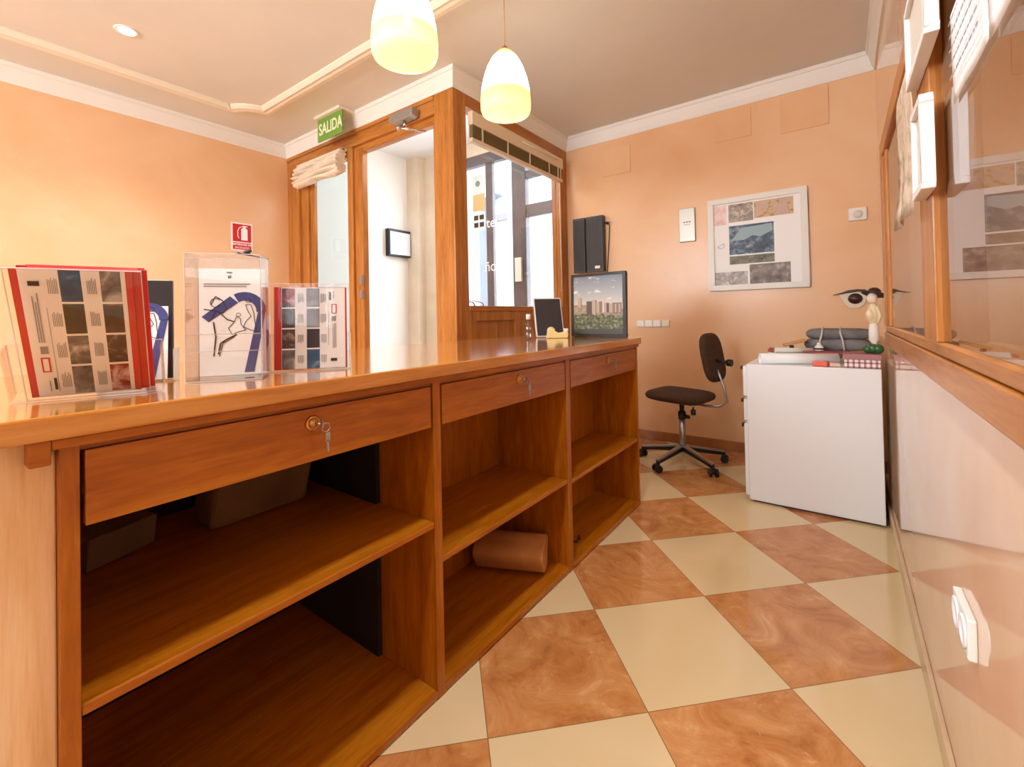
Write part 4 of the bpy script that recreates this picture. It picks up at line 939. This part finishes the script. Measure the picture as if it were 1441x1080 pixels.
# figurine on the box
fz = Z+.073; fx, fy = 1.236, .55
t = thing('lady_figurine', 'small lady figurine with dark hat, cream shawl and white dress on a green base', 'figurine', (fx, fy, fz))
GRN = mat('green glaze', srgb(50, 96, 50), .25)
mb = MB()
for dx, dy, r in ((-.018, 0, .018), (.010, -.008, .02), (0, .014, .018), (-.004, -.002, .022)): mb.ell((fx+dx*1.2, fy+dy, fz+r*1.0), r*1.05, r*.9, r*1.0)
mb.build('green_base', GRN, t)
MB().lathe([(.010, .02), (.012, .03), (.010, .045), (.020, .06), (.019, .10), (.016, .125), (.012, .13)], (fx, fy, fz), 24, sx=.95).build('white_dress', mat('white glaze', srgb(240, 236, 228), .25), t)
mb = MB().lathe([(.013, .12), (.026, .14), (.030, .175), (.024, .20), (.010, .215)], (fx, fy, fz), 20, sx=.75, sy=.7).ell((fx-.012, fy-.012, fz+.165), .017, .013, .026).tube([(fx+.012, fy-.01, fz+.20), (fx+.022, fy-.014, fz+.16), (fx+.012, fy-.018, fz+.13)], [.006, .008, .005], 8)
mb.build('cream_shawl', mat('cream glaze', srgb(236, 214, 176), .3), t)
MB().ell((fx-.003, fy-.006, fz+.235), .019, .019, .024).build('head', mat('pale face glaze', srgb(238, 222, 204), .3), t)
q = MB().lathe([(.044, -.002), (.046, 0), (.022, .006), (.022, .018), (.012, .026), (1e-5, .027)], n=28)
q.xf(Matrix.Translation((fx+.004, fy, fz+.253))@Euler((R(-14), R(14), 0)).to_matrix().to_4x4()); q.build('hat', BR, t); t.scale = (1.22, 1.22, 1.25)

# ---- wall socket low on the right wall
t = thing('double_socket', 'white double wall socket low on the right wall', 'socket', (1.27, -1.3, .44))
MB().box(1.271, XR, -1.355, -1.225, .466, .542).build('plate', WPLAST, t, bevel=.003)
for y in (-1.322, -1.258):
    MB().lathe([(.030, 0), (.030, .003), (.022, .003), (.020, .001), (1e-5, .001)], n=28).xf(Matrix.Translation((1.271, y, .504))@Matrix.Rotation(R(-90), 4, 'Y')).build('outlet', PAPER, t)

# ---- frames and papers on the right window
def box_frame(y0, y1, z0, z1, label, group=None):
    t = thing('box_frame', label, 'picture', (FX-.01, (y0+y1)/2, z0))
    mb = MB(); e = .014; xa, xb = FX-.022, FX-.0005
    mb.box(xa, xb, y0, y1, z0, z0+e).box(xa, xb, y0, y1, z1-e, z1).box(xa, xb, y0, y0+e, z0+e, z1-e).box(xa, xb, y1-e, y1, z0+e, z1-e)
    mb.build('frame', mat('white lacquer frame', srgb(238, 236, 232), .3), t, bevel=.0015)
    MB().box(FX-.014, FX-.004, y0+e, y1-e, z0+e, z1-e).build('print', mat('grey beige print', srgb(214, 206, 192), .5), t)
    return t
box_frame(-1.44, -1.17, 1.60, 1.775, 'larger white box frame high on the right window mullion')
box_frame(-1.355, -1.225, 1.343, 1.525, 'narrow white box frame below the larger one on the right window mullion')
def sheetp(name, y0, y1, z0, z1, x, label, cat, wob=.004, seed=1, mats=PAPER, lines=True):
    random.seed(seed); n = 10; k = 8; vs = []; fs = []
    for i in range(n+1):
        for j in range(k+1):
            u, v = i/n, j/k; vs.append((x-wob*(math.sin(3*u*PI+seed)+math.sin(2*v*PI+seed*2))*(1-v)*.8, y0+(y1-y0)*u, z0+(z1-z0)*v))
    for i in range(n):
        for j in range(k): fs.append((i*(k+1)+j, (i+1)*(k+1)+j, (i+1)*(k+1)+j+1, i*(k+1)+j+1))
    t = thing(name, label, cat, (x, (y0+y1)/2, z0))
    o = MB().add(vs, fs, 0, True).build('sheet', mats, t)
    so = o.modifiers.new('thick', 'SOLIDIFY'); so.thickness = .0006
    if lines:
        mb = MB()
        for r_ in range(5):
            zz = z1-(z1-z0)*(.18+.15*r_); y_ = y1-.02
            while y_ > y0+.03:
                l_ = random.uniform(.008, .02); mb.box(x-.0045-wob*1.2, x-.0042-wob*1.2, max(y_-l_, y0+.02), y_, zz, zz+.004); y_ -= l_+.005
        mb.build('printed_lines', GREYTX, t)
    return t
sheetp('notice_sheet', -1.70, -1.475, 1.452, 1.60, 1.257, 'white printed notice taped to the right window glass', 'notice', .001, 2)
sheetp('notice_sheet', -1.93, -1.708, 1.448, 1.60, 1.257, 'blank white sheet taped beside the printed notice, cut by the picture edge', 'notice', .001, 3, lines=False)
NEWS = noisy('newsprint', [(0.3, srgb(150, 126, 104)), (0.5, srgb(206, 186, 160)), (0.7, srgb(228, 214, 192))], 26, 5, rough=.7)
sheetp('newspaper_cutting', -1.15, -.84, 1.335, 1.69, 1.238, 'curled newspaper cutting pinned on the far part of the right window', 'cutting', .009, 4, NEWS, False)
